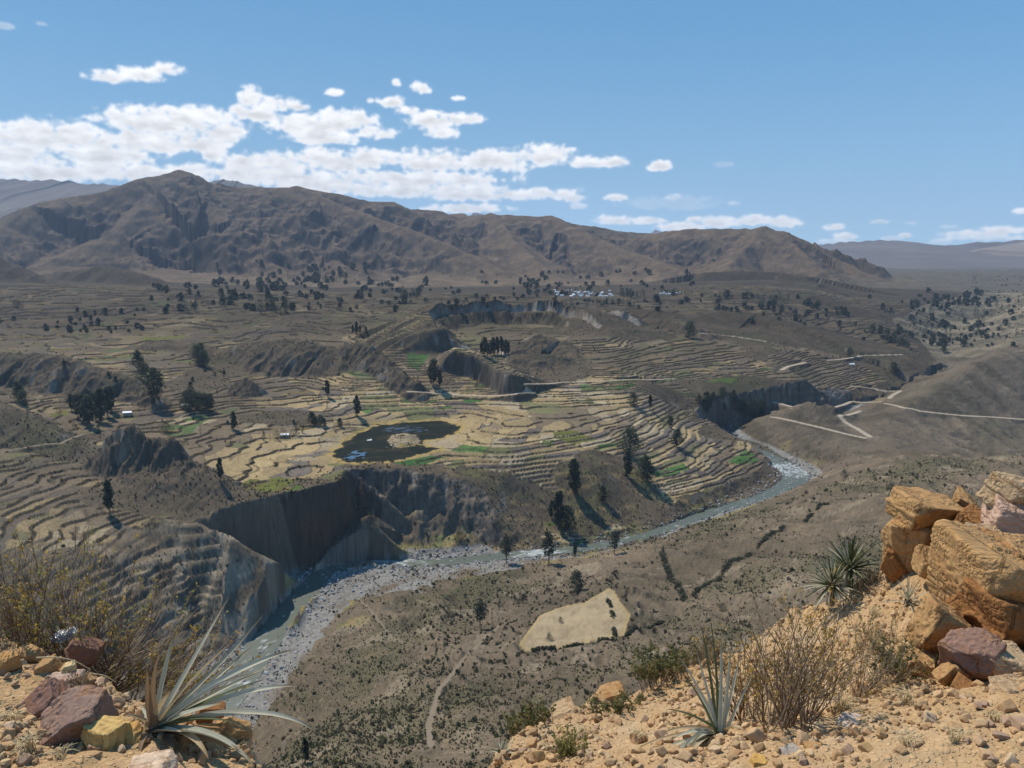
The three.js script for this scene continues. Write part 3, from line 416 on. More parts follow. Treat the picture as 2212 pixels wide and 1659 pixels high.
      if (slope > 0.7) c = mix3(c, COL.rock, smooth(0.7, 1.1, slope) * 0.5);
      if (x < -150 && ins < -14 && y > ry + 1) { c = mix3(c, [0.3, 0.25, 0.18], clamp(0.4 + noise(x / 9, f / 22) * 1.3) * smooth(9, 4, rv) * 0.85); if (wall > 0.3) c = mix3(c, COL.wall, 0.5); else if (on > 0.4) c = mix3(c, COL.stub, 0.3); }
      if (y - ry < 14 && rv < 7 && f > 500) c = mix3(c, mix3(COL.gold, [0.2, 0.2, 0.06], clamp(0.5 + n3)), smooth(0.0, 0.5, n2 + 0.25 - Math.abs(y - ry - 3) * 0.05) * 0.6 * smooth(7, 3, rv));
      if (f > 780 && x > 250) { kd = KIND.hill; c = mix3(c, [0.115, 0.092, 0.07], 0.55); c = mix3(c, COL.scrub, smooth(0.0, 0.5, noise(x / 26, f / 80 + x / 60) + n3 * 0.2) * 0.75); }
      if (f > 1400) c = mix3(c, mix3([0.2, 0.165, 0.11], [0.085, 0.075, 0.05], clamp(0.55 + noise(x / 200, f / 120) + noise(x / 60, f / 40) * 0.9)), 0.85);
      c = [c[0] * fine, c[1] * fine, c[2] * fine];
      const reach = [3, 3, 3, 3, 3.2, 3, 3.2, 3.4, 3.8, 4.4, 4.2, 4, 3, 3.4, 5, 8, 7.6, 6.4, 5.8, 5, 4.4, 4][clamp(RIV.s.findIndex((s) => s > info[12][k]), 0, 21)];
      if (rv < reach + n2 * 0.8 && y - ry < 3.2) { const g = 0.8 + 0.5 * hash(Math.floor(x / 1.3), Math.floor(f / 1.3)) + n3 * 0.2; c = mix3(COL.gravel.map((v) => v * g), COL.soil, smooth(-0.05, 0.5, n2 + n3 * 0.5) * smooth(1.1, reach * 0.8, rv) * 0.95); kd = KIND.gravel; }
      if (rv < 0.8) { c = [0.07, 0.075, 0.06]; kd = KIND.gravel; }
      if (pad > -0.5) { c = mix3([0.37, 0.285, 0.17], [0.265, 0.2, 0.12], clamp(0.45 + n2 * 0.6 + n3 * 0.6 + n4 * 0.5 + grit * 0.4)); if (pad < 1.6) c = mix3(c, COL.gold, 0.4); kd = KIND.paddock; } else if (pad > -5 && pad > -6) c = mix3(c, COL.scrub, 0.5);
    }
    for (let g = 0; g < GREENS.length; g++) { const a = GREENS[g]; if (x > a.x0 - 3 && x < a.x1 + 3 && f > a.f0 - 3 && f < a.f1 + 3 && slope < 0.5 && wall < 0.5 && within(a, x, f) > n3) c = [0.055 * fine + g % 3 * 0.03, 0.115 * fine, 0.03]; }
    if (rd >= 0) { c = COL.road.map((v) => v * (0.85 + n4 * 0.15)); if (rd >= 10) c = mix3(c, COL.soil, 0.7); kd = KIND.road + rd; }
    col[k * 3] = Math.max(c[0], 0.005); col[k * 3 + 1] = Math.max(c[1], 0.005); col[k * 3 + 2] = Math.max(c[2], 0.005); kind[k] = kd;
  }
  // only the largest fields become pieces of their own; the smaller stay with the ground
  const keep = new Map([...cells.values()].filter((q) => q.n > 60).sort((a, b) => b.n - a.n).slice(0, 280).map((q, i) => [q.id, i]));
  const faces = new Map(), put = (kd, a, b, c) => { let l = faces.get(kd); if (!l) faces.set(kd, l = []); l.push(a, b, c); };
  for (let j = 0; j < NR - 1; j++) for (let i = 0; i < NC - 1; i++) {
    const a = j * NC + i, b = a + 1, c = a + NC, d = c + 1; let kd = kind[a];
    if (kd >= KIND.field && !keep.has(kd - KIND.field)) kd = KIND.valley;
    put(kd, a, b, d); put(kd, a, d, c);
  }
  const remap = new Int32Array(n).fill(-1);
  const cut = (list) => {
    const ids = [], index = new Uint32Array(list.length); for (let i = 0; i < list.length; i++) { const v = list[i]; if (remap[v] < 0) { remap[v] = ids.length; ids.push(v); } index[i] = remap[v]; }
    const g = new THREE.BufferGeometry(), p = new Float32Array(ids.length * 3), q = new Float32Array(ids.length * 3), c = new Float32Array(ids.length * 3);
    ids.forEach((v, i) => { for (let k = 0; k < 3; k++) { p[i * 3 + k] = pos[v * 3 + k]; q[i * 3 + k] = nor[v * 3 + k]; c[i * 3 + k] = col[v * 3 + k]; } remap[v] = -1; });
    g.setAttribute('position', new THREE.BufferAttribute(p, 3)); g.setAttribute('normal', new THREE.BufferAttribute(q, 3)); g.setAttribute('color', new THREE.BufferAttribute(c, 3)); g.setIndex(new THREE.BufferAttribute(index, 1)); return g;
  };
  const earth = new THREE.MeshStandardMaterial({ name: 'earth', vertexColors: true, roughness: 1 }); earth.specularIntensity = 0.15;
  const valley = tag(new THREE.Group(), 'wide valley floor of tan and brown terraced fields between the river gorge and the mountains', 'valley floor', null, 'structure'); valley.name = numbered('valley_floor'); scene.add(valley);
  const TOP = { [KIND.hillside]: ['hillside', 'dry scrubby hillside dropping from the viewpoint down to the river'], [KIND.gravel]: ['gravel_bank', 'grey bed of boulders and gravel along both sides of the river'], [KIND.cliff]: ['cliff', 'bare eroded cliffs with dark shaded faces between the terraces and the gorge'], [KIND.marsh]: ['marsh', 'dark reed marsh round the blue ponds in the tan fields'], [KIND.hill]: ['hill', 'bare brown hill crossed by the pale road right of the river bend'], [KIND.paddock]: ['paddock', 'pale tan cleared field on a shelf of the near hillside'],
    20: ['mountain', 'highest brown mountain with the small rocky summit'], 21: ['mountain', 'broad brown mountain next right of the rocky summit'], 22: ['mountain', 'flat topped brown mountain behind the white village'], 23: ['mountain', 'rounded brown mountain whose flank falls steeply to the hazy valley'], 39: ['foothill', 'low brown ground at the foot of the mountains'] };
  for (const [kd, list] of [...faces].sort((a, b) => a[0] - b[0])) {
    const g = cut(list);
    if (kd === KIND.valley) solid('ground', g, earth, valley);
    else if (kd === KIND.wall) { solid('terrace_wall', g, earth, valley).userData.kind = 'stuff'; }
    else if (kd >= KIND.field) solid('field' + (keep.get(kd - KIND.field) ? '_' + String(keep.get(kd - KIND.field)).padStart(3, '0') : ''), g, earth, valley);
    else if (kd >= KIND.road) tag(solid(ROADS[kd - KIND.road].width < 3.5 ? 'path' : 'road', g, earth), ROADS[kd - KIND.road].label, 'road', null, 'structure');
    else tag(solid(TOP[kd][0], g, earth), TOP[kd][1], TOP[kd][0].replace('_', ' '), null, 'structure');
  }
}

// ---------------------------------------------------------------- far ranges in the haze
function range(name, label, rows, depth, foot, seed, pale = 1) {              // a long ridge with gullied flanks
  const c = byF(rows), NX = 260, NZ = 70, pos = [], col = [], idx = [];
  for (let i = 0; i <= NX; i++) {
    const t = i / NX * (c.length - 1), a = Math.min(Math.floor(t), c.length - 2), u = t - a, s = u * u * (3 - 2 * u), x0 = lerp(c[a].x, c[a + 1].x, u), f0 = lerp(c[a].f, c[a + 1].f, u), y0 = lerp(c[a].y, c[a + 1].y, s * 0.4 + u * 0.6) + noise(i / 9 + seed, 3) * depth * 0.006;
    for (let j = 0; j <= NZ; j++) {
      const v = j / NZ * 2 - 0.6, d = v * depth, x = x0 + noise(v * 2 + seed, i / 30) * depth * 0.03, f = f0 - d, g = ridged(x / depth * 2.6 + seed, f / depth * 1.3, 4), h = v < 0 ? y0 + v * depth * 0.1 : foot + (y0 - foot) * Math.pow(1 - Math.min(1, v / 1.4), 1.25) + (g - 0.62) * (y0 - foot) * 0.9 * Math.max(0, v / 1.4) * (1 - Math.min(1, v / 1.4));
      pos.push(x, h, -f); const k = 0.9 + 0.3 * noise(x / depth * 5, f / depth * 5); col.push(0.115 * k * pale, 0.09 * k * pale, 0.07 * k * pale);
    }
  }
  for (let i = 0; i < NX; i++) for (let j = 0; j < NZ; j++) { const a = i * (NZ + 1) + j, b = a + NZ + 1; idx.push(a, b + 1, b, a, a + 1, b + 1); }
  const g = new THREE.BufferGeometry(); g.setAttribute('position', new THREE.Float32BufferAttribute(pos, 3)); g.setAttribute('color', new THREE.Float32BufferAttribute(col, 3)); g.setIndex(idx); g.computeVertexNormals();
  return tag(solid(name, g, new THREE.MeshStandardMaterial({ vertexColors: true, roughness: 1, side: THREE.DoubleSide })), label, 'mountain range', null, 'structure');
}
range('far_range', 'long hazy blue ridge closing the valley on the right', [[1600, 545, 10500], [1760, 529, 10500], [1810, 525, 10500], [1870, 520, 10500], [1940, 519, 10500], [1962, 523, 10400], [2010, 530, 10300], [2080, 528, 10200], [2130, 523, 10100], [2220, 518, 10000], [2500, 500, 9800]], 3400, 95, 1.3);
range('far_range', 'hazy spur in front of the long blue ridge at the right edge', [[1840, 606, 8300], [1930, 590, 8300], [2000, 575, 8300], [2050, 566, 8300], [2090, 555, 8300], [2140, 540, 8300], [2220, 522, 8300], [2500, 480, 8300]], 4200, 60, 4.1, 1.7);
range('far_range', 'low near knoll in the haze at the right edge', [[2080, 622, 6500], [2140, 610, 6400], [2180, 596, 6300], [2240, 574, 6200], [2450, 540, 6000]], 900, 90, 7.7);
range('far_range', 'flat hazy plateau behind the mountain at the left edge', [[-500, 380, 9500], [-200, 380, 9200], [0, 387, 9000], [60, 389, 9000], [120, 390, 9000], [170, 396, 8900], [250, 399, 8800], [330, 420, 8700], [500, 470, 8600]], 3600, 120, 2.9);
range('far_range', 'pale rounded summit peeping over the saddle beside the rocky summit', [[430, 400, 8000], [460, 392, 8000], [478, 387.5, 8000], [500, 390, 8000], [560, 403, 8000], [640, 425, 8000]], 1500, 300, 5.2);
range('far_range', 'small blue peak in the middle of the skyline', [[1000, 470, 12000], [1022, 461, 12000], [1032, 459, 12000], [1046, 464, 12000], [1080, 480, 12000]], 1500, 300, 6.6);
range('far_range', 'small pointed blue peak left of the rounded mountain', [[1385, 512, 13000], [1405, 503, 13000], [1420, 496.5, 13000], [1436, 504, 13000], [1460, 515, 13000]], 1500, 300, 8.8);

// ---------------------------------------------------------------- water
{
  const pos = [], col = [], idx = [], pts = [], r = rng(3);
  const curve = new THREE.CatmullRomCurve3(RIVER.map((p) => new THREE.Vector3(p.x, p.y, -p.f)), false, 'centripetal'), M = 520, K = 14, L = curve.getSpacedPoints(M);
  for (let i = 0; i <= M; i++) {
    const p = L[i], q = L[Math.min(i + 1, M)], o = L[Math.max(i - 1, 0)], tx = q.x - o.x, tz = q.z - o.z, l = Math.hypot(tx, tz); near(RIV, p.x, -p.z); const w = N.w * 0.95;
    for (let j = 0; j <= K; j++) {
      const s = (j / K - 0.5) * 2 * w, x = p.x - tz / l * s, z = p.z + tx / l * s, rap = smooth(0.25, 0.7, noise(i / 17, 4.4) * 0.8 + noise(x / 2.2, z / 2.2) * 0.7 + noise(x / 6, z / 6) * 0.4 - 0.02);
      pos.push(x, p.y - 0.25 + noise(x / 1.7, z / 1.7) * 0.07 + rap * 0.1, z); const c = mix3([0.1, 0.112, 0.082], [0.55, 0.56, 0.54], rap * 0.75); col.push(...c);
    }
  }
  for (let i = 0; i < M; i++) for (let j = 0; j < K; j++) { const a = i * (K + 1) + j, b = a + K + 1; idx.push(a, a + 1, b + 1, a, b + 1, b); }
  const g = new THREE.BufferGeometry(); g.setAttribute('position', new THREE.Float32BufferAttribute(pos, 3)); g.setAttribute('color', new THREE.Float32BufferAttribute(col, 3)); g.setIndex(idx); g.computeVertexNormals();
  tag(solid('river', g, new THREE.MeshPhysicalMaterial({ vertexColors: true, roughness: 0.4, specularIntensity: 0.55, side: THREE.DoubleSide })), 'shallow grey green river with white rapids winding through the gorge', 'river', null, 'structure');
}
PONDS.forEach((a, i) => {
  const s = new THREE.Shape(a.p.map((p) => new THREE.Vector2(p.x, p.f))), g = new THREE.ShapeGeometry(s); g.rotateX(-Math.PI / 2); g.translate(0, POND_Y - 0.4, 0);
  tag(solid('pond', g, new THREE.MeshStandardMaterial({ color: new THREE.Color().setRGB(...(i === 2 || i === 3 ? [0.5, 0.54, 0.55] : [0.05, 0.09, 0.14])), roughness: i > 1 ? 0.3 : 0.06, side: THREE.DoubleSide })), ['long blue pond at the back of the dark marsh', 'pale blue pond at the front of the dark marsh by the cliff edge', 'small white pool beside the tan islet in the marsh', 'tiny white pool in the middle of the dark marsh'][i], 'pond', null, 'structure');  // blue put into the water colour to strengthen the sky reflection
});

// ---------------------------------------------------------------- trees
const bark = new THREE.MeshStandardMaterial({ color: new THREE.Color().setRGB(0.16, 0.13, 0.1), roughness: 1 });
const leafage = new THREE.MeshPhysicalMaterial({ vertexColors: true, roughness: 1, transmission: 0.4, thickness: 0, specularIntensity: 0.3, side: THREE.DoubleSide });
class Leaves {                                                      // single leaf or leaf-clump faces, gathered into one geometry
  constructor() { this.p = []; this.n = []; this.c = []; }
  face(x, y, z, size, r, c, long = 1) {
    const a = r() * 6.283, b = Math.acos(2 * r() - 1), d = new THREE.Vector3(Math.sin(b) * Math.cos(a), Math.cos(b), Math.sin(b) * Math.sin(a)), u = new THREE.Vector3(r() - 0.5, r() - 0.5, r() - 0.5).cross(d).normalize().multiplyScalar(size * 0.5), v = d.clone().cross(u).normalize().multiplyScalar(size * 0.5 * long);
    const P = [[x - u.x - v.x * 0.4, y - u.y - v.y * 0.4, z - u.z - v.z * 0.4], [x + u.x - v.x * 0.5, y + u.y - v.y * 0.5, z + u.z - v.z * 0.5], [x + u.x * 0.2 + v.x, y + u.y * 0.2 + v.y, z + u.z * 0.2 + v.z]];
    for (const q of P) { this.p.push(...q); this.n.push(d.x, d.y, d.z); this.c.push(...c); }
  }
  done() { const g = new THREE.BufferGeometry(); g.setAttribute('position', new THREE.Float32BufferAttribute(this.p, 3)); g.setAttribute('normal', new THREE.Float32BufferAttribute(this.n, 3)); g.setAttribute('color', new THREE.Float32BufferAttribute(this.c, 3)); return g; }
}
function limb(points, r0, r1, sides = 6) {                          // tapered round limb along points
  const g = new THREE.TubeGeometry(new THREE.CatmullRomCurve3(points.map((p) => new THREE.Vector3(...p))), points.length * 3, 1, sides), p = g.attributes.position, nrm = g.attributes.normal, n = points.length * 3;
  for (let i = 0; i < p.count; i++) { const k = 1 - lerp(r0, r1, Math.floor(i / (sides + 1)) / n); p.setXYZ(i, p.getX(i) - nrm.getX(i) * k, p.getY(i) - nrm.getY(i) * k, p.getZ(i) - nrm.getZ(i) * k); }
  return g;
}
function makeTree(seed, wide, bare, clumps, faces, hue) {           // one metre tall; scaled where it stands
  const r = rng(seed), t = new THREE.Group(), lv = new Leaves(), wood = [], bend = (r() - 0.5) * 0.08, axis = (h) => [bend * Math.sin(h * 3), h, bend * Math.cos(h * 2.3) - bend];
  wood.push(limb([axis(0), axis(0.3), axis(0.6), axis(0.93)], 0.022, 0.005));
  for (let i = 0; i < clumps; i++) {
    const h = bare + (1 - bare) * Math.pow((i + 0.3 + r() * 0.6) / clumps, 0.9), prof = Math.sin(Math.pow((h - bare) / (1 - bare), 0.9) * Math.PI * 0.8 + 0.42), a = i * 2.4 + r(), rad = wide * prof * (0.35 + 0.65 * r()), b = axis(h), c = [b[0] + Math.cos(a) * rad, h + 0.02, b[2] + Math.sin(a) * rad], size = wide * (0.34 + 0.3 * r()) * (0.6 + 0.5 * prof);
    wood.push(limb([axis(Math.max(0.12, h - 0.12)), [lerp(b[0], c[0], 0.5), h - 0.05, lerp(b[2], c[2], 0.5)], c], 0.008, 0.002, 4));
    const tone = 0.7 + 0.7 * r();
    for (let k = 0; k < faces; k++) { const p = [r() * 2 - 1, r() * 2 - 1, r() * 2 - 1], l = Math.hypot(...p); if (l > 1) { k--; continue; } const f = tone * (0.75 + 0.5 * r()); lv.face(c[0] + p[0] * size, c[1] + p[1] * size * 1.15, c[2] + p[2] * size, 0.035 + 0.035 * r(), r, [hue[0] * f, hue[1] * f, hue[2] * f], 1.5); }
  }
  solid('trunk', mergeGeometries(wood), bark, t); solid('crown', lv.done(), leafage, t);
  return t;
}
const DARK = [0.045, 0.06, 0.03], GREY = [0.07, 0.08, 0.046];
const TREES = { tall: [makeTree(1, 0.17, 0.12, 20, 60, DARK), makeTree(2, 0.14, 0.2, 18, 60, DARK), makeTree(3, 0.2, 0.15, 20, 60, GREY)], broad: [makeTree(4, 0.34, 0.14, 24, 60, DARK), makeTree(5, 0.42, 0.1, 26, 60, GREY)], open: [makeTree(6, 0.26, 0.36, 16, 46, GREY), makeTree(7, 0.22, 0.3, 14, 50, DARK)], bush: [makeTree(8, 0.55, 0.02, 22, 50, GREY), makeTree(9, 0.6, 0.02, 22, 50, DARK)], far: [makeTree(10, 0.3, 0.05, 9, 34, DARK), makeTree(11, 0.22, 0.05, 9, 34, GREY), makeTree(12, 0.46, 0.03, 11, 34, GREY), makeTree(13, 0.36, 0.03, 9, 34, DARK)] };
function scatter(name, label, geometry, m, spots, parent) {
  const o = new THREE.InstancedMesh(geometry, m, spots.length), M = new THREE.Matrix4(), q = new THREE.Quaternion(), c = new THREE.Color(), e = new THREE.Euler();
  spots.forEach((s, i) => { q.setFromEuler(e.set(s.tx ?? 0, s.turn, s.tz ?? 0)); M.compose(new THREE.Vector3(s.x, s.y, s.z), q, new THREE.Vector3(s.s * (s.wx ?? 1), s.s * (s.h ?? 1), s.s)); o.setMatrixAt(i, M); o.setColorAt(i, c.setRGB(...s.c)); });
  o.name = parent ? name : numbered(name); o.castShadow = o.receiveShadow = true; (parent ?? scene).add(o); o.userData.kind = 'stuff'; if (label) o.userData.label = label; return o;
}
function shrubGeometry(seed, faces, flat) { const r = rng(seed), lv = new Leaves(); for (let k = 0; k < faces; k++) { const a = r() * 6.283, h = Math.pow(r(), 0.8), d = Math.sqrt(r()) * Math.sin(h * 2.2 + 0.5), f = 0.6 + 0.8 * r(); lv.face(Math.cos(a) * d * 0.5, h * flat, Math.sin(a) * d * 0.5, 0.26 + 0.2 * r(), r, [f, f, f], 1.4); } return lv.done(); }
const rt = rng(21);
function plantAt(kind, px, py, hpx, label, group, name = 'tree') {  // foot seen at (px, py), hpx tall there
  const s = sight(px, py, 120); if (!s) return;
  const list = TREES[kind], t = list[Math.floor(rt() * list.length)].clone(), h = hpx / FOCAL * Math.hypot(s.f, EYE - s.y) * 1.02;
  t.name = numbered(name); t.position.set(s.x, s.y - h * 0.015, -s.f); t.rotation.y = rt() * 6.28; t.scale.set(h * (0.9 + 0.2 * rt()), h, h * (0.9 + 0.2 * rt())); scene.add(t);
  tag(t, label, kind === 'bush' ? 'bush' : 'tree', group);
}
for (const [kind, px, py, h, label] of [
  ['tall', 238, 1112, 74, 'tall thin dark tree standing alone below the double pinnacle'],
  ['tall', 475, 1037, 46, 'lone dark tree beside the tan fields right of the double pinnacle'],
  ['bush', 360, 934, 22, 'single round dark bush in the tan field behind the pinnacle'],
  ['tall', 708, 858, 36, 'lone dark tree on the terraces left of the straight road'],
  ['tall', 772, 898, 42, 'slim dark tree on the terraces behind the marsh'],
  ['broad', 735, 922, 18, 'small dark tree at the left end of the marsh terraces'],
  ['tall', 505, 928, 38, 'dark tree above the scrubby terrace mound'],
  ['open', 1185, 1219, 66, 'tall open tree on the near bank below the dark river bend'],
  ['open', 1094, 1217, 56, 'open tree on the near river bank left of the tallest one'],
  ['open', 1327, 1197, 46, 'thin stemmed tree standing over the pale river stretch'],
  ['tall', 1242, 1200, 24, 'slender small tree on the gravel by the boulder in the river'],
  ['broad', 1246, 1278, 42, 'dark rounded tree on the near slope above the tan paddock'],
  ['open', 1037, 1357, 54, 'ragged tree among the old terraces left of the tan paddock'],
  ['tall', 1240, 1068, 74, 'tall narrow dark tree on the scrubby bank inside the river bend'],
  ['broad', 1302, 1084, 32, 'dark tree with a long shadow on the orange bank'],
  ['tall', 1205, 1142, 78, 'tallest dark tree of the thicket above the dark river bank'],
  ['broad', 1222, 1146, 50, 'broad dark tree of the thicket above the dark river bank'],
  ['tall', 1190, 1118, 36, 'small dark tree at the left of the thicket above the dark river bank'],
  ['broad', 1360, 982, 54, 'big dark tree in front of the plough land inside the river bend'],
  ['tall', 1356, 1030, 52, 'dark tree below the big one on the orange bank'],
  ['broad', 1396, 1042, 54, 'bulky dark tree at the edge of the orange bank'],
  ['broad', 1462, 965, 36, 'dark leafy clump of a tree in the fields left of the river bend'],
  ['broad', 1447, 922, 22, 'dark tree at the lane end above the fields in the river bend'],
  ['broad', 1367, 874, 24, 'small dark tree on the terraces right of the wide tan fields'],
  ['tall', 1404, 884, 30, 'pointed dark tree on the terraces right of the wide tan fields'],
  ['tall', 1526, 894, 46, 'dark tree above the first river bend'],
  ['tall', 1563, 922, 16, 'tiny tree on the gravel spit at the first river bend'],
  ['broad', 1490, 730, 34, 'dark tree at the head of the right hand terraces'],
  ['broad', 1930, 806, 22, 'small dark tree on the rim above the side valley'],
  ['tall', 936, 832, 54, 'dark tree at the left end of the cliff with the pale streak'],
  ['tall', 950, 836, 36, 'smaller dark tree at the left end of the cliff with the pale streak'],
  ['bush', 1560, 1320, 16, 'dark bush on the dry slope right of the overgrown wall'],
  ['bush', 992, 1166, 18, 'round dark bush beside the green plot by the river'],
  ['bush', 1210, 1344, 10, 'upper dark bush growing in the tan paddock'],
  ['bush', 1186, 1382, 13, 'lower dark bush growing in the tan paddock'],
  ['tall', 660, 1650, 52, 'dark conical shrub at the bottom of the near hillside between the two ledges'],
  ['bush', 1825, 1030, 14, 'bush on the crest of the dry slope right of the river'],
  ['bush', 1888, 1036, 10, 'small bush right of the one on the dry crest'],
  ['bush', 1926, 1058, 14, 'bush low on the dry slope left of the orange rocks'],
  ['broad', 332, 862, 62, 'largest dark tree at the foot of the rocky left hill'],
  ['broad', 1835, 770, 18, 'dark clump of a tree by the road on the right hand terraces'],
  ['broad', 2040, 762, 18, 'solitary dark tree on the golden floor of the side valley'],
]) plantAt(kind, px, py, h, label, undefined, kind === 'bush' ? 'bush' : 'tree');
// groves: trees that nothing tells apart
const ORD = ['leftmost', 'second', 'third', 'fourth', 'fifth', 'sixth', 'seventh', 'eighth', 'ninth', 'tenth', 'eleventh', 'twelfth'];
const grove = (kind, label, group, spots) => spots.sort((a, b) => a[0] - b[0]).forEach(([px, py, h], i) => plantAt(kind, px, py, h, spots.length > 12 ? label : i ? (label.split(' ').length > 12 ? label.split(' ').slice(0, 0).join('') + ORD[i] + ' ' + label : label + ', ' + ORD[i] + ' from the left') : 'leftmost ' + label, group));
grove('tall', 'dark tall tree of the grove against the rocky left hill', 'grove below the rocky left hill', [[168, 902, 48], [180, 912, 58], [192, 922, 66], [206, 908, 56], [218, 912, 70], [232, 898, 56], [240, 888, 48], [155, 888, 36]]);
grove('broad', 'dark tree of the thick clump beside the farm track', 'clump of trees left of the small rocky knob', [[402, 884, 34], [412, 888, 46], [428, 884, 34], [442, 888, 36], [456, 886, 32]]);
grove('tall', 'dark tree of the row on the floor of the horseshoe cliff', 'row of trees under the pale scree', [[1040, 766, 26], [1046, 768, 38], [1060, 768, 30], [1066, 766, 36], [1075, 768, 38], [1083, 766, 38], [1092, 767, 32], [1098, 768, 28], [1054, 768, 24]]);
grove('broad', 'dark shrubby tree of the group left of the marsh', 'tree group left of the marsh', [[674, 918, 26], [682, 920, 20], [692, 920, 22], [700, 920, 16]]);
grove('far', 'small dark tree by the huts in the tan fields', 'trees by the huts in the tan fields', [[570, 952, 20], [598, 950, 20], [612, 948, 22], [640, 942, 28], [632, 946, 18], [654, 935, 16]]);
grove('broad', 'dark tree of the belt on the bank above the first river bend', 'tree belt above the first river bend', [[1590, 892, 26], [1602, 894, 32], [1615, 896, 26], [1630, 897, 34], [1644, 896, 32], [1540, 868, 20], [1560, 862, 24], [1585, 866, 22], [1510, 872, 18]]);
grove('broad', 'dark tree in the ravine between the left hand terraces', 'trees in the left hand ravine', [[428, 788, 40], [440, 792, 32], [436, 780, 36], [300, 800, 40], [312, 822, 36], [40, 868, 40], [50, 876, 30]]);
grove('tall', 'tiny dark tree of the stand above the green field', 'stand above the upper green field', [[762, 722, 20], [770, 722, 26], [778, 722, 20], [790, 722, 16]]);
grove('broad', 'dark tree on the slope of the side valley rim', 'trees on the side valley rim', [[1916, 730, 20], [1930, 740, 22], [1946, 748, 20], [1884, 720, 18], [1900, 724, 20], [1960, 752, 14]]);
{
  const r = rng(8);
  const belt = (px, py, sx, sy, n, h, label, group) => { grove('far', label, group, Array.from({ length: n }, () => [px + (r() + r() - 1) * sx, py + (r() - 0.5) * sy, h * (0.5 + 0.6 * r())])); };
  belt(1362, 641, 34, 5, 22, 15, 'dark tree of the dense poplar wood at the end of the white village', 'poplar wood beside the village');
  belt(1240, 634, 70, 8, 14, 11, 'dark tree between the houses of the white village', 'trees among the village houses');
  belt(1470, 637, 40, 4, 12, 13, 'dark tree of the line right of the white village', 'tree line right of the village');
  belt(590, 668, 55, 22, 18, 20, 'dark tree of the wood in the middle distance left of centre', 'wood below the left mountain');
  belt(430, 668, 60, 30, 9, 17, 'dark tree scattered over the dim terraces under the rocky summit', 'scattered trees under the rocky summit');
  belt(700, 605, 90, 16, 16, 14, 'small dark tree on the lower flank of the left mountain', 'trees on the lower mountain flank');
  belt(880, 640, 50, 10, 14, 15, 'dark tree of the belt at the foot of the middle mountain', 'tree belt at the mountain foot');
  belt(1020, 650, 80, 18, 10, 13, 'small dark tree on the flat ground left of the white village', 'trees left of the village');
  belt(1300, 660, 110, 10, 22, 10, 'dark tree of the thicket on the bank before the white village', 'thicket below the village');
  belt(1640, 650, 90, 22, 20, 14, 'dark tree on the flat ground below the rounded mountain', 'trees below the rounded mountain');
  belt(2080, 690, 130, 90, 26, 16, 'dark tree scattered over the hazy side valley', 'trees of the hazy side valley');
  belt(500, 560, 200, 40, 10, 9, 'tiny dark tree high on the flank of the rocky summit', 'trees high on the mountain flank');
  belt(30, 660, 40, 14, 8, 16, 'dark tree of the row at the left edge under the mountains', 'tree row at the left edge');
  belt(1120, 780, 500, 110, 20, 11, 'small dark tree standing alone among the terraces', 'single trees among the terraces');
  // the many far trees that read as one dark sprinkling
  const spots = []; for (const [px, py, sx, sy, n, h] of [[200, 690, 220, 60, 50, 9], [560, 640, 200, 60, 150, 11], [760, 625, 160, 40, 100, 10], [900, 650, 200, 50, 60, 9], [1150, 630, 160, 40, 90, 9], [1330, 655, 140, 14, 40, 8], [1560, 650, 160, 50, 110, 10], [1750, 680, 130, 50, 60, 9], [2060, 690, 150, 120, 300, 9], [640, 590, 160, 50, 100, 9], [1250, 600, 200, 40, 70, 8], [380, 850, 300, 130, 30, 9]]) for (let i = 0; i < n; i++) { const s = sight(px + (r() + r() + r() - 1.5) * sx, py + (r() - 0.5) * sy, 300); if (!s || roadHit >= 0 || noise(s.x / 60, s.f / 60) + noise(s.x / 160 + 9, s.f / 160) < -0.12) continue; const hh = h * (0.6 + 0.8 * r()) / FOCAL * s.f, k = 0.8 + 0.5 * r(); spots.push({ x: s.x, y: s.y, z: -s.f, s: hh * (0.65 + 0.5 * r()), h: 0.75 + 0.7 * r() * r(), turn: r() * 6.28, c: [0.06 * k, 0.068 * k, 0.038 * k] }); }
  scatter('distant_trees', 'dark sprinkling of far trees over the valley floor and lower slopes', shrubGeometry(9, 60, 1.0), leafage, spots);
}

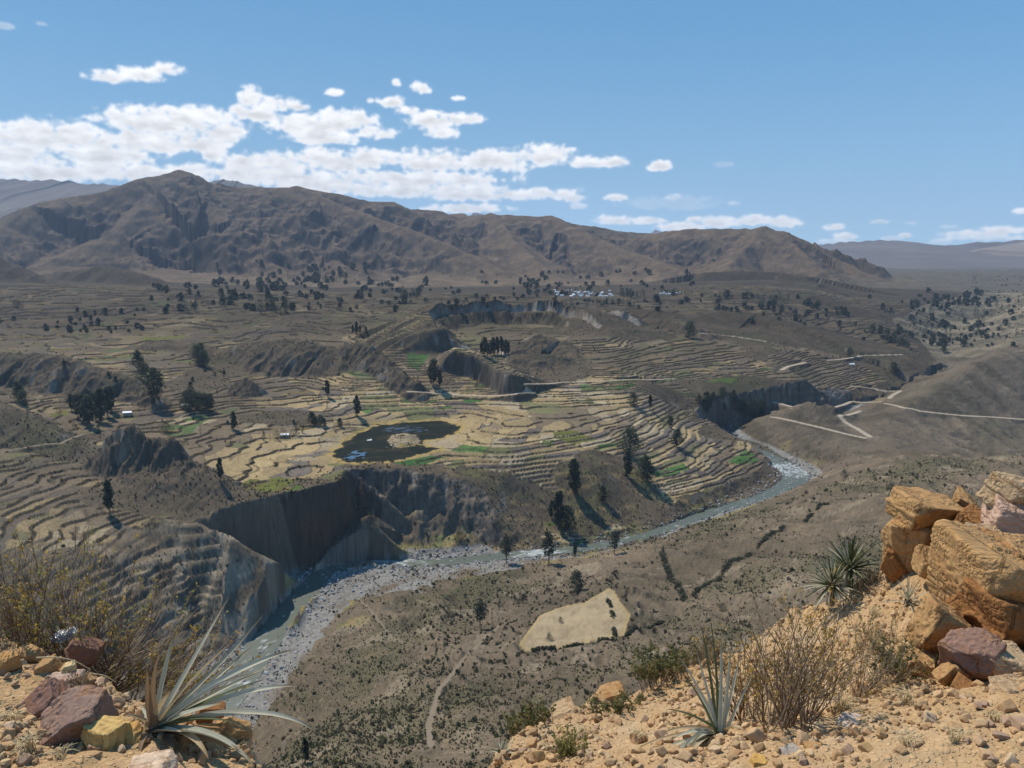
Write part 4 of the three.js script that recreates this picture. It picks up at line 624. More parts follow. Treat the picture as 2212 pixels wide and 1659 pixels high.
// ---------------------------------------------------------------- village and huts
{
  const white = new THREE.MeshStandardMaterial({ color: new THREE.Color().setRGB(0.74, 0.75, 0.75), roughness: 0.9 }), adobe = new THREE.MeshStandardMaterial({ color: new THREE.Color().setRGB(0.4, 0.33, 0.25), roughness: 1 }), tin = new THREE.MeshStandardMaterial({ color: new THREE.Color().setRGB(0.72, 0.76, 0.8), roughness: 0.55 }), tile = new THREE.MeshStandardMaterial({ color: new THREE.Color().setRGB(0.33, 0.25, 0.2), roughness: 1 }), dark = new THREE.MeshStandardMaterial({ color: new THREE.Color().setRGB(0.05, 0.05, 0.05), roughness: 0.6 });
  const r = rng(12);
  function makeHouse(w, d, h, wallM, roofM) {
    const t = new THREE.Group(), gable = new THREE.Shape([[-d / 2, -2], [d / 2, -2], [d / 2, h], [0, h + d * 0.26], [-d / 2, h]].map((p) => new THREE.Vector2(...p))), wall = new THREE.ExtrudeGeometry(gable, { depth: w, bevelEnabled: false }); wall.rotateY(Math.PI / 2); wall.translate(-w / 2, 0, 0); solid('wall', wall, wallM, t);
    const slab = (s) => { const g = new THREE.BoxGeometry(w + 0.8, 0.14, d * 0.62); g.rotateX(s * Math.atan(0.52)); g.translate(0, h + d * 0.13 + 0.12, s * d * 0.27); return g; }; solid('roof', mergeGeometries([slab(1), slab(-1)]), roofM, t);
    for (const x of [-w * 0.28, w * 0.3]) { const g = new THREE.BoxGeometry(0.9, 0.9, 0.06); g.translate(x, h * 0.6, d / 2 + 0.02); solid('window', g, dark, t); } const dr = new THREE.BoxGeometry(1, 2, 0.06); dr.translate(0, 1, d / 2 + 0.02); solid('door', dr, dark, t);
    return t;
  }
  const kinds = [makeHouse(9, 6, 3, white, tin), makeHouse(11, 6, 3.4, white, tin), makeHouse(7, 5, 5.2, white, tin), makeHouse(10, 6, 3, adobe, tin), makeHouse(9, 6, 3, white, tile)];
  const put = (k, px, py, turn, label, group) => { const s = sight(px, py, 300); if (!s) return; const t = kinds[k].clone(); t.name = numbered('house'); t.position.set(s.x, s.y, -s.f); t.rotation.y = turn; t.scale.setScalar(0.8); scene.add(t); tag(t, label, 'house', group); };
  for (let i = 0; i < 52; i++) { const u = r(); put(Math.floor(Math.pow(r(), 1.3) * 5), 1196 + u * 128 + (r() - 0.5) * 8, 627 + r() * 14 + Math.sin(u * 3) * 1.5, (r() < 0.5 ? 0 : 1.57) + (r() - 0.5) * 0.4, 'small white house of the distant village at the foot of the mountains', 'houses of the distant village'); }
  for (let i = 0; i < 9; i++) put(i % 3, 1424 + i * 5 + r() * 4, 634 + r() * 3, r(), 'small white house in the short row right of the poplar wood', 'houses right of the poplar wood');
  put(3, 275, 896, 0.3, 'pale roofed hut in the tan fields behind the pinnacle', undefined); put(3, 615, 944, 0.1, 'pale roofed hut among the small trees left of the marsh', undefined); put(3, 400, 880, 0.4, 'hut beside the thick clump of trees on the farm track', undefined); put(3, 1840, 790, 0.2, 'pale roofed hut on the right hand terraces', undefined);
}

// ---------------------------------------------------------------- scrub, boulders, overgrown walls
{
  const r = rng(31), shrubs = [shrubGeometry(1, 46, 0.7), shrubGeometry(2, 40, 0.9), shrubGeometry(3, 46, 0.55)], spots = [[], [], []];
  const tones = [[0.13, 0.1, 0.062], [0.12, 0.115, 0.052], [0.09, 0.095, 0.045], [0.17, 0.132, 0.08], [0.2, 0.155, 0.085], [0.07, 0.074, 0.038]];
  const put = (x, f, s, tone) => { const y = height(x, f); if (roadHit >= 0 || paddock > -1 || marsh > -4 || riverD < riverW * 0.9) return; const c = tones[tone ?? Math.floor(r() * 6)], k = 0.7 + 0.6 * r(); spots[Math.floor(r() * 3)].push({ x, y: y - s * 0.05, z: -f, s, h: 0.8 + r() * 0.5, turn: r() * 6.28, c: [c[0] * k, c[1] * k, c[2] * k] }); };
  for (let i = 0; i < 130000; i++) {                                 // the near hillside
    const f = 130 * Math.pow(5.2, r()), x = f * (r() - 0.5) * 1.36, lush = noise(x / 120 + 3, f / 120) + noise(x / 30, f / 30) * 0.6 + noise(x / 9, f / 9) * 0.5;
    if (r() > clamp((x > 60 ? 0.34 : 0.2) + lush * 0.95)) continue; const [sd] = edgeDistance(x, f); if (sd > 6) continue; put(x, f, (0.35 + 0.75 * r() * r() + (r() < 0.03 ? 1.2 : 0)) * (0.7 + f / 900), lush > 0.3 ? Math.floor(r() * 3) + 1 : undefined);
  }
  for (let i = 0; i < 42000; i++) {                                 // risers, hills and banks beyond the gorge
    const f = 560 + 1000 * r() * r() + 60 * r(), x = f * (r() - 0.5) * 1.36; const [sd] = edgeDistance(x, f); if (sd < -30) continue; height(x, f);
    const wantWall = terraceWall > 0.5 ? 0.5 : hilliness > 0.5 ? 0.5 : terraceOn > 0.4 ? 0.01 : 0.55; if (r() > wantWall) continue; put(x, f, (0.7 + 1.4 * r() * r()) * (f > 1000 ? 1.3 : 1), Math.floor(r() * 4) === 0 ? 4 : [0, 2, 5][Math.floor(r() * 3)]);
  }
  for (let i = 0; i < 5200; i++) { const x = -120 + 190 * r(), f = 360 + 170 * r(); height(x, f); if (terraceWall > 0.5) put(x, f, 0.7 + r() * 1.1, [0, 1, 2, 5][Math.floor(r() * 4)]); }
  for (let i = 0; i < 5000; i++) { const u = r() * (RIV.p.length - 7) + 5, a = RIV.p[Math.floor(u)], b = RIV.p[Math.ceil(u)], t = u % 1, w = 14 + 60 * r(), ang = r() * 6.28, x = lerp(a.x, b.x, t) + Math.cos(ang) * w, f = lerp(a.f, b.f, t) + Math.sin(ang) * w; if (noise(x / 18, f / 18) > -0.15) put(x, f, 0.5 + 1.2 * r() * r(), [1, 2, 5, 1][Math.floor(r() * 4)]); }
  for (let i = 0; i < 9000; i++) { const f = 1500 + 2600 * r(), x = f * (0.02 + 0.66 * r()), [sd] = edgeDistance(x, f); if (sd > -40 || noise(x / 160, f / 110) + noise(x / 50, f / 50) * 0.6 < 0.05) continue; put(x, f, 2.5 + 3.5 * r() * r(), [2, 5, 0][Math.floor(r() * 3)]); }
  shrubs.forEach((g, k) => scatter('scrub', ['low brown and olive scrub dotted over the slopes', 'upright dark scrub dotted over the slopes and terrace walls', 'flat cushions of scrub dotted over the slopes'][k], g, leafage, spots[k]));
  // overgrown field walls on the near slope
  const wallOf = (label, rows, s, n) => { const c = chain(rows.map(([px, py]) => sight(px, py, 150))), lv = new Leaves(), L = c.s[c.s.length - 1]; for (let i = 0; i < n; i++) { const q = r() * L; let k = 0; while (c.s[k + 1] < q) k++; const t = (q - c.s[k]) / (c.s[k + 1] - c.s[k]), x = lerp(c.p[k].x, c.p[k + 1].x, t) + (r() - 0.5) * s * 1.6, f = lerp(c.p[k].f, c.p[k + 1].f, t) + (r() - 0.5) * s * 1.6, y = height(x, f), gap = noise(q / 7, s); if (gap < -0.12) continue; for (let j = 0; j < 14; j++) { const tone = 0.6 + r() * 0.8; lv.face(x + (r() - 0.5) * s, y + r() * s * (0.9 + gap * 0.5), -f + (r() - 0.5) * s, 0.5 + 0.4 * r(), r, [0.075 * tone, 0.078 * tone, 0.042 * tone], 1.3); } } tag(solid('hedge', lv.done(), leafage), label, 'hedge'); };
  wallOf('dark overgrown field wall running down the slope right of the tan paddock', [[1428, 1188], [1440, 1225], [1462, 1265], [1482, 1300]], 2.0, 420);
  wallOf('long dark hedge slanting up the slope from the overgrown wall', [[1496, 1292], [1560, 1245], [1605, 1205], [1650, 1168], [1690, 1140]], 1.9, 520);
  wallOf('short hedge high on the dry slope under the river bend', [[1738, 1128], [1760, 1108], [1786, 1090]], 1.7, 160);
  wallOf('hedge from the corner of the tan paddock up to the overgrown wall', [[1346, 1378], [1380, 1362], [1430, 1346], [1480, 1320]], 1.3, 260);
  wallOf('dark bushy strip across the tan paddock', [[1308, 1288], [1320, 1310], [1326, 1345], [1328, 1376]], 1.2, 130);
  wallOf('dark bushy foot of the tan paddock', [[1138, 1407], [1200, 1400], [1268, 1393], [1290, 1385], [1328, 1381]], 1.2, 240);
  // boulders of the river bed
  const bg = [0, 1].map((k) => { const g = new THREE.IcosahedronGeometry(0.5, 1), p = g.attributes.position; for (let i = 0; i < p.count; i++) { const x = p.getX(i), y = p.getY(i), z = p.getZ(i), f = 1 + noise(x * 2.2 + k * 9, y * 2.2 + z * 1.7) * 0.35; p.setXYZ(i, x * f, y * f * 0.75, z * f * 0.85); } g.computeVertexNormals(); return g; });
  const stone = new THREE.MeshStandardMaterial({ color: 0xffffff, roughness: 0.95, flatShading: true }), bs = [[], []];
  for (let i = 0; i < 11000; i++) { const u = 3 + r() * (RIV.p.length - 4), k = Math.min(Math.floor(u), RIV.p.length - 2), a = RIV.p[k], b = RIV.p[k + 1], t = u - Math.floor(u), w = (r() + r() - 1) * (k > 13 ? 56 : 34), ang = r() * 6.28, x = lerp(a.x, b.x, t) + Math.cos(ang) * w, f = lerp(a.f, b.f, t) + Math.sin(ang) * w, y = height(x, f); if (y - riverY > 3 || riverD > 70 || inside > 4) continue; if (riverD < riverW * 0.8 && r() < (k < 10 ? 0.35 : 0.8)) continue; const g = 0.12 + 0.3 * r(), s = 0.5 + 2.1 * Math.pow(r(), 5) + 0.5 * r(); bs[i & 1].push({ x, y: y + s * 0.1, z: -f, s, turn: r() * 6.28, c: [g, g * 0.985, g * 0.95] }); }
  bs.forEach((s, k) => scatter('boulders', ['grey and white boulders strewn over the river bed', 'rounded grey stones strewn over the gravel bars'][k], bg[k], stone, s));
}

// ---------------------------------------------------------------- the outcrop at the photographer's feet
const near3 = (px, py, F) => { const p = place(px, py, F); return new THREE.Vector3(p.x, p.y, -p.f); };
const LEDGE = plateLocal([
  ...byF([[0, 1659, 2.1], [300, 1659, 2.2], [0, 1500, 2.6], [0, 1385, 3.05], [100, 1408, 3.0], [200, 1445, 2.9], [300, 1495, 2.75], [480, 1565, 2.6], [590, 1659, 2.35], [200, 1560, 2.5], [-300, 1500, 2.5], [-300, 1400, 3.1],
    [1060, 1659, 2.9], [1100, 1590, 3.3], [1200, 1545, 3.6], [1330, 1505, 4.0], [1450, 1450, 4.3], [1560, 1405, 4.6], [1700, 1335, 5.0], [1850, 1262, 5.0], [1920, 1235, 4.8], [2212, 1600, 2.2], [1700, 1659, 2.3], [1400, 1659, 2.5], [2000, 1400, 3.5], [2212, 1480, 2.75], [2212, 1235, 4.1], [2212, 1130, 4.4], [2100, 1160, 4.6], [1950, 1190, 4.8], [1900, 1350, 4.3], [1800, 1500, 3.2], [1600, 1600, 2.7], [1250, 1620, 2.85], [2500, 1300, 3.6], [2500, 1150, 4.3], [1650, 1450, 3.9]]),
  ...raw([[0, 1, 248.45], [-0.5, 1.8, 248.4], [0.3, 1.9, 248.3], [-2, 1, 248.5], [2.5, 1, 248.55], [-3, 2, 248.6], [4, 2, 248.9], [4.4, 4, 248.7], [0, 0, 248.45], [-3, 0, 248.6], [4, 0, 248.9]])]);
function plateLocal(points) {                                       // same bending surface, in plain metres
  const n = points.length, N = n + 3, A = Array.from({ length: N }, () => new Float64Array(N + 1)), U = (a, b) => { const d = a * a + b * b; return d > 1e-12 ? 0.5 * d * Math.log(d) : 0; };
  points.forEach((p, i) => { points.forEach((q, j) => { A[i][j] = U(p.x - q.x, p.f - q.f); }); A[i][i] += 0.003; A[i][n] = A[n][i] = 1; A[i][n + 1] = A[n + 1][i] = p.x; A[i][n + 2] = A[n + 2][i] = p.f; A[i][N] = p.y; });
  for (let c = 0; c < N; c++) { let b = c; for (let i = c + 1; i < N; i++) if (Math.abs(A[i][c]) > Math.abs(A[b][c])) b = i; [A[c], A[b]] = [A[b], A[c]]; for (let i = 0; i < N; i++) if (i !== c) { const k = A[i][c] / A[c][c]; if (k) for (let j = c; j <= N; j++) A[i][j] -= k * A[c][j]; } }
  const w = A.map((r, i) => r[N] / r[i]); return (x, f) => { let s = w[n] + w[n + 1] * x + w[n + 2] * f; for (let k = 0; k < n; k++) s += w[k] * U(x - points[k].x, f - points[k].f); return s; };
}
const RIM = { p: [...byF([[-500, 1370, 3.1], [0, 1388, 3.05], [60, 1398, 3.05], [120, 1420, 3.0], [200, 1450, 2.9], [300, 1500, 2.75], [360, 1535, 2.68], [480, 1568, 2.6], [530, 1615, 2.48], [588, 1659, 2.36]]), { x: -0.52, f: 2.0 }, { x: -0.1, f: 1.75 }, { x: 0.0, f: 2.2 }, ...byF([[1062, 1659, 2.9], [1092, 1600, 3.25], [1150, 1560, 3.5], [1210, 1540, 3.65], [1330, 1502, 4.0], [1450, 1446, 4.3], [1560, 1402, 4.6], [1630, 1366, 4.8], [1700, 1332, 5.0], [1760, 1300, 5.05], [1850, 1262, 5.0], [1925, 1232, 4.85], [1960, 1180, 4.85], [2100, 1130, 4.9], [2212, 1100, 5.0]]), { x: 5.2, f: 5.4 }, { x: 5.2, f: -0.6 }, { x: -3.6, f: -0.6 }], x0: -4, x1: 6, f0: -1, f1: 7 };
function ledge(x, f) {
  const sd = within(RIM, x, f, 9) + noise(x * 4, f * 4) * 0.05 + noise(x * 11, f * 11) * 0.025;
  let y = LEDGE(x, f);
  const out = Math.max(0, -sd + 0.04); y -= out * 1.5 + out * out * 0.5;
  const cl = noise(x * 5.3, f * 5.3), r = ridged(x * 3.1, f * 3.1, 3) - 0.55;
  y += fbm(x * 2.1, f * 2.1, 3) * 0.05 + cl * 0.018 + noise(x * 17, f * 17) * 0.013 + Math.abs(noise(x * 29, f * 29)) * 0.012 + (out > 0 ? r * 0.22 : r * 0.035);
  ledge.sd = sd; return y;
}
const ochre = [0.45, 0.265, 0.115], sandy = [0.5, 0.345, 0.195], rust = [0.3, 0.14, 0.05], plum = [0.28, 0.165, 0.12], straw = [0.44, 0.33, 0.16];
const grain = (() => {                                              // gritty relief, one metre across
  const S = 512, d = new Uint8Array(S * S * 4), r = rng(91), h = new Float32Array(S * S);
  for (let i = 0; i < S * S; i++) { const x = i % S, y = Math.floor(i / S); h[i] = 0.5; h[i] += 0.12 * (r() - 0.5); }
  for (let k = 0; k < 2600; k++) { const cx = r() * S, cy = r() * S, R = 1.5 + 9 * Math.pow(r(), 4), up = 0.2 + r() * 0.4, e = 0.6 + r() * 0.4, a = r() * 3; for (let y = -Math.ceil(R); y <= R; y++) for (let x = -Math.ceil(R); x <= R; x++) { const u = (x * Math.cos(a) + y * Math.sin(a)) / R, v = (y * Math.cos(a) - x * Math.sin(a)) / R / e, q = 1 - u * u - v * v; if (q > 0) { const o = ((Math.floor(cy + y) + S) % S) * S + (Math.floor(cx + x) + S) % S; h[o] = Math.max(h[o], 0.45 + up * Math.sqrt(q)); } } }
  const tint = new Uint8Array(S * S * 4);
  for (let i = 0; i < S * S; i++) { const v = clamp(h[i]); d[i * 4] = d[i * 4 + 1] = d[i * 4 + 2] = v * 255; d[i * 4 + 3] = 255; const t = clamp(0.62 + v * 0.45 + (r() - 0.5) * 0.16); tint[i * 4] = 255 * t; tint[i * 4 + 1] = 255 * t * 0.985; tint[i * 4 + 2] = 255 * t * 0.96; tint[i * 4 + 3] = 255; }
  const mk = (a) => { const t = new THREE.DataTexture(a, S, S); t.wrapS = t.wrapT = THREE.RepeatWrapping; t.magFilter = THREE.LinearFilter; t.needsUpdate = true; return t; }; return { bump: mk(d), tint: mk(tint) };
})();
const grit = new THREE.MeshStandardMaterial({ vertexColors: true, roughness: 1, map: grain.tint, bumpMap: grain.bump, bumpScale: 0.014 }); grit.specularIntensity = 0.2;
const fracture = (() => {                                           // rough broken stone: cracks and fine roughness
  const S = 512, a = new Uint8Array(S * S * 4); for (let i = 0; i < S * S; i++) { const x = i % S / S, y = Math.floor(i / S) / S, wx = x + 0.03 * noise(x * 9, y * 9), edge = Math.min(x, 1 - x, y, 1 - y) * 8, v = clamp(0.5 + fbm(wx * 22, y * 22, 5) * 0.8); const q = lerp(0.5, v, clamp(edge)); a[i * 4] = a[i * 4 + 1] = a[i * 4 + 2] = q * 255; a[i * 4 + 3] = 255; }
  const t = new THREE.DataTexture(a, S, S); t.wrapS = t.wrapT = THREE.RepeatWrapping; t.magFilter = THREE.LinearFilter; t.needsUpdate = true; return t; })();
const rockM = new THREE.MeshStandardMaterial({ vertexColors: true, roughness: 0.92, map: grain.tint, bumpMap: fracture, bumpScale: 0.014 }); rockM.specularIntensity = 0.3;
{
  const C = 0.024, x0 = -3.4, x1 = 5, f0 = -0.5, f1 = 6.6, nx = Math.floor((x1 - x0) / C), nf = Math.floor((f1 - f0) / C), pos = [], uv = [], col = [], idx = [];
  for (let j = 0; j <= nf; j++) for (let i = 0; i <= nx; i++) {
    const x = x0 + i * C, f = f0 + j * C, y = ledge(x, f), sd = ledge.sd, n1 = noise(x * 1.3, f * 1.3), n2 = noise(x * 5, f * 5), n3 = noise(x * 19, f * 19);
    let c = mix3(sandy, ochre, clamp(0.35 + n1 * 0.5 + n2 * 0.4)); c = mix3(c, straw, clamp(n2 * 0.7 + n3 * 0.3) * 0.6); c = mix3(c, rust, smooth(0.04, 0.5, -sd + n2 * 0.1) * 0.5 + clamp(n3 - 0.25) * 0.4); c = mix3(c, [0.58, 0.45, 0.3], clamp(n3 * n2 * 1.6)); c = mix3(c, COL.soil, smooth(0.5, 2.5, -sd));
    pos.push(x, y, -f); uv.push(x * 1.6, f * 1.6); col.push(...c);
  }
  for (let j = 0; j < nf; j++) for (let i = 0; i < nx; i++) { const a = j * (nx + 1) + i, b = a + nx + 1; if (pos[a * 3 + 1] < 238) continue; idx.push(a, a + 1, b + 1, a, b + 1, b); }
  const g = new THREE.BufferGeometry(); g.setAttribute('position', new THREE.Float32BufferAttribute(pos, 3)); g.setAttribute('uv', new THREE.Float32BufferAttribute(uv, 2)); g.setAttribute('color', new THREE.Float32BufferAttribute(col, 3)); g.setIndex(idx); g.computeVertexNormals();
  tag(solid('rocky_ground', g, grit), 'sunlit ochre ledges of crumbly earth at the bottom corners', 'rocky ground', null, 'structure');
}
// Where a sight line meets the ledges.
function onLedge(px, py) { const k = dropAt(py); for (let F = 1.5; F < 6.5; F += 0.02) { const p = place(px, py, F); if (ledge(p.x, F) > p.y) return new THREE.Vector3(p.x, ledge(p.x, F), -F); } return near3(px, py, 4); }
function rockGeometry(seed, [w, h, d], detail, facets, tone, wear = 1, over = 0) {   // a block broken along planes, edges a little worn
  const r = rng(seed), P = []; for (let i = 0; i < facets; i++) { const z = r() * 2 - 1, a = r() * 6.283, s = Math.sqrt(1 - z * z); P.push([s * Math.cos(a), z, s * Math.sin(a), 0.62 + r() * 0.36]); }
  P.push([0.1 * (r() - 0.5), 1, 0.1, 0.62 + 0.15 * r()], [0, -1, 0, 0.7], [1, 0.1, 0.2, 0.8], [-1, 0.15 - over * 0.7, -0.1, 0.8], [0.15, 0.1 - over, 1, 0.72 + over * 0.1], [-0.1, 0.1, -1, 0.8]);
  let g = new THREE.IcosahedronGeometry(1, detail); const p = g.attributes.position, uv = [], col = [], nrm = new Float32Array(p.count * 3), map = new Map();
  for (let i = 0; i < p.count; i++) {
    const v = new THREE.Vector3().fromBufferAttribute(p, i).normalize(); let R = 1.3; for (const q of P) { const c = v.x * q[0] + v.y * q[1] + v.z * q[2]; if (c > 0.05) { const t = q[3] / c; const k = 0.025, hh = clamp(0.5 + 0.5 * (R - t) / k); R = R * (1 - hh) + t * hh - k * hh * (1 - hh); } }
    const n = noise(v.x * 3 + seed, v.y * 3 + v.z * 2.3) * 0.035 + noise(v.x * 9 + v.z * 7, v.y * 9 + seed) * 0.02 + noise(v.y * 22 + v.x * 5, v.z * 20 + seed) * 0.01; const st = v.y * 5 + noise(v.x * 1.6 + seed, v.z * 1.6) * 1.4, lay = hash(Math.floor(st) + seed * 7, seed) - 0.5, gap = Math.pow(Math.abs((st - Math.floor(st)) * 2 - 1), 8);
    R += (n * 0.7 + lay * 0.075 - gap * 0.03 + (ridged(v.x * 1.8 + seed * 2.1, v.y * 1.8 + v.z * 1.5, 3) - 0.55) * 0.07) * wear;
    const x = v.x * R * w / 1.5, y = v.y * R * h / 1.5, z = v.z * R * d / 1.5; p.setXYZ(i, x, y, z);
    const a = Math.abs(v.x), b = Math.abs(v.y), c = Math.abs(v.z); uv.push(...(b > a && b > c ? [x, z] : a > c ? [z, y] : [x, y]).map((q) => q * 2.2));
    const t = noise(v.x * 2.4 + seed * 3, v.y * 2.4 + v.z), u = noise(v.x * 8, v.y * 8 + v.z * 6 + seed); col.push(...mix3(mix3(tone, rust, clamp(t * 0.9 - 0.02) * (wear < 1 ? 0.35 : 1)), [tone[0] * 1.2, tone[1] * 1.22, tone[2] * 1.25], clamp(u * 1.3 - 0.1)));
  }
  g.setAttribute('uv', new THREE.Float32BufferAttribute(uv, 2)); g.setAttribute('color', new THREE.Float32BufferAttribute(col, 3)); g.computeVertexNormals();
  for (let i = 0; i < p.count; i++) { const k = Math.round(p.getX(i) * 1e4) + ',' + Math.round(p.getY(i) * 1e4) + ',' + Math.round(p.getZ(i) * 1e4), o = map.get(k) ?? map.set(k, [0, 0, 0]).get(k), q = g.attributes.normal; o[0] += q.getX(i); o[1] += q.getY(i); o[2] += q.getZ(i); nrm[i * 3] = i; }
  for (let i = 0; i < p.count; i++) { const o = map.get(Math.round(p.getX(i) * 1e4) + ',' + Math.round(p.getY(i) * 1e4) + ',' + Math.round(p.getZ(i) * 1e4)), l = Math.hypot(...o) || 1; g.attributes.normal.setXYZ(i, o[0] / l, o[1] / l, o[2] / l); }
  return g;
}
const MARKS = [];
function rock(label, px, py, F, [w, h, d], turn, tilt, tone, seed, detail = 18, facets = 7, over = 0) { const o = solid('rock', rockGeometry(seed, [w, h, d], detail, facets, tone, 1, over), rockM); o.position.copy(near3(px, py, F)); o.rotation.set(tilt[0], turn, tilt[1]); MARKS.push([px, py, label.split(/ (?:at|on|in|with|under|below|of|cut|behind|lying|beside|from|topmost|left|right|half|near|between|above) |,/)[0]]); return tag(o, label, 'rock'); }
// right hand rocks (middle of each rock, its distance, width height depth)
rock('angular orange block topmost on the outcrop, flat sunlit top', 2000, 1105, 4.75, [0.36, 0.22, 0.3], 0.2, [0.05, -0.2], ochre, 11, 20, 3, 0.55);
rock('small upright orange rock right behind the topmost block', 2082, 1094, 4.85, [0.13, 0.19, 0.14], 0.8, [0.3, 0.1], ochre, 12);
rock('dark brown stone block under the topmost orange block', 1962, 1180, 4.7, [0.22, 0.36, 0.22], 0.2, [0.0, 0.06], ochre, 13, 18, 4, 0.4);
rock('narrow brown stone at the left foot of the dark block', 1935, 1222, 4.68, [0.13, 0.2, 0.14], 0.9, [0.3, -0.2], rust, 14);
rock('ochre rock at the upper right edge of the picture', 2195, 1070, 4.3, [0.26, 0.2, 0.26], 0.5, [0.3, -0.2], sandy, 15);
rock('pale pinkish rock cut by the right edge', 2212, 1120, 4.2, [0.22, 0.2, 0.3], 1.2, [0.3, -0.3], [0.52, 0.35, 0.26], 16);
rock('huge overhanging orange boulder at the right edge', 2165, 1262, 3.55, [0.5, 0.4, 0.44], 0.12, [0.05, -0.3], ochre, 17, 26, 2, 0.75);
rock('brown underside boulder below the overhanging one', 2190, 1345, 3.35, [0.42, 0.26, 0.3], 0.3, [0, -0.3], rust, 18, 18, 3, 0.6);
rock('dark leaning slab with a bright left edge', 2032, 1370, 3.3, [0.24, 0.24, 0.14], 0.2, [0.1, -0.6], ochre, 19, 18, 2, 0.7);
rock('pinkish brown block with a flat lit face in front of the slab', 2104, 1420, 3.0, [0.2, 0.2, 0.18], 0.5, [0.05, 0.3], plum, 20, 18, 3, 0.35);
rock('ochre slab lying below the boulder at the right edge', 2175, 1440, 2.95, [0.24, 0.12, 0.2], 0.2, [0.1, -0.3], sandy, 21);
rock('low brown stone left of the leaning slab', 1990, 1440, 3.2, [0.14, 0.1, 0.12], 1.0, [0.3, -0.3], ochre, 22);
rock('pale whitish stone in the pile at the bottom right', 1850, 1570, 2.62, [0.115, 0.06, 0.08], 0.3, [0, -0.35], [0.66, 0.53, 0.42], 23);
rock('mauve wedge of stone beside the pale one at the bottom right', 1898, 1590, 2.58, [0.1, 0.09, 0.09], 0.9, [0, -0.4], plum, 24);
rock('ochre block leaning under the pale stone', 1848, 1608, 2.5, [0.1, 0.06, 0.07], 0.2, [0, -0.3], ochre, 25);
rock('little round stone in front of the mauve wedge', 1892, 1632, 2.46, [0.05, 0.042, 0.05], 0.2, [0, 0], sandy, 26, 12);
rock('pointed ochre stone left of the stone pile', 1812, 1608, 2.5, [0.06, 0.055, 0.06], 1.2, [0, 0.5], ochre, 27, 12);
rock('tall ochre wedge at the bottom left of the stone pile', 1768, 1628, 2.42, [0.075, 0.085, 0.07], 0.2, [0, 0.3], ochre, 28, 14);
rock('grey slab at the bottom edge under the dry shrub', 1702, 1642, 2.4, [0.1, 0.05, 0.08], 0.4, [0, 0.2], [0.36, 0.31, 0.26], 29, 14);
rock('brown stone half sunk in the slope at the bottom right', 2100, 1622, 2.3, [0.12, 0.07, 0.1], 0.5, [0, -0.3], rust, 30, 14);
rock('ochre chip at the bottom edge left of the grey slab', 1640, 1652, 2.38, [0.06, 0.045, 0.05], 1.5, [0, 0], [0.55, 0.33, 0.1], 31, 12);
rock('pale rock on the rim of the right hand ledge', 1215, 1548, 3.6, [0.15, 0.09, 0.12], 0.5, [0, 0.2], sandy, 32, 14);
rock('tan rock on the crest of the right hand ledge', 1315, 1505, 3.95, [0.17, 0.07, 0.12], 0.3, [0, 0.1], ochre, 33, 14);
rock('low brown rock wedged between the topmost block and the right edge', 2120, 1140, 4.5, [0.3, 0.14, 0.24], 0.7, [0.3, -0.2], rust, 61);
rock('dark fractured block behind the overhanging boulder', 2068, 1195, 4.2, [0.24, 0.2, 0.22], 0.9, [0.4, -0.15], ochre, 62);
rock('ochre shelf of stone above the overhanging boulder', 2150, 1180, 4.05, [0.3, 0.13, 0.26], 0.2, [0.2, -0.25], sandy, 63);
rock('narrow orange wedge between the dark block and the ground', 2010, 1222, 4.4, [0.16, 0.16, 0.14], 1.4, [0.3, 0.4], ochre, 64);
rock('shadowed brown chunk at the foot of the overhanging boulder', 2100, 1335, 3.45, [0.22, 0.18, 0.2], 0.4, [0.5, -0.4], rust, 65);
rock('thin tilted flake standing before the pinkish block', 2062, 1462, 2.95, [0.13, 0.1, 0.06], 0.1, [0.2, -0.6], ochre, 66, 14);
rock('broad flat stone sunk in the slope right of the pinkish block', 2190, 1500, 2.7, [0.2, 0.08, 0.14], 0.5, [0.1, -0.3], sandy, 67, 14);
rock('small dark stone under the pinkish block', 2075, 1490, 2.85, [0.1, 0.07, 0.08], 0.8, [0.2, 0], rust, 68, 14);
// left hand rocks
rock('big purple brown block with a flat top on the left ledge', 166, 1572, 2.42, [0.2, 0.19, 0.17], 0.25, [0.05, 0.12], [0.27, 0.175, 0.135], 41, 24, 3, 0.4);
rock('dark sloping rock left of the purple block', 98, 1535, 2.5, [0.13, 0.1, 0.12], 0.7, [0.3, 0.45], [0.27, 0.15, 0.11], 42);
rock('crumbly yellow rock under the spiky plant', 232, 1592, 2.36, [0.125, 0.115, 0.12], 1.1, [0, 0], [0.6, 0.4, 0.15], 43, 20, 14);
rock('yellow rock fragment at the foot of the spiky plant', 283, 1602, 2.38, [0.08, 0.085, 0.08], 0.4, [0, 0.4], [0.56, 0.34, 0.12], 44, 14, 12);
rock('dark reddish rock on the rim in front of the dry shrub', 180, 1408, 2.98, [0.12, 0.085, 0.1], 0.4, [0, -0.5], [0.24, 0.13, 0.09], 45);
rock('tan slab near the rim at the left edge', 58, 1414, 2.9, [0.11, 0.05, 0.08], 0.2, [0, 0.1], ochre, 46, 14);
rock('ochre stone below the tan slab', 100, 1440, 2.8, [0.075, 0.05, 0.06], 0.6, [0, 0.2], ochre, 47, 14);
rock('round pale stone under the arched straw', 148, 1446, 2.8, [0.045, 0.045, 0.045], 0.6, [0, 0], [0.68, 0.5, 0.25], 48, 12);
rock('orange stone at the left edge of the picture', 14, 1430, 2.8, [0.08, 0.055, 0.07], 0.9, [0, 0], [0.5, 0.27, 0.1], 49, 14);
rock('flat mauve stone lying behind the purple block', 135, 1470, 2.75, [0.12, 0.03, 0.09], 0.4, [0, -0.1], [0.5, 0.36, 0.28], 50, 14);
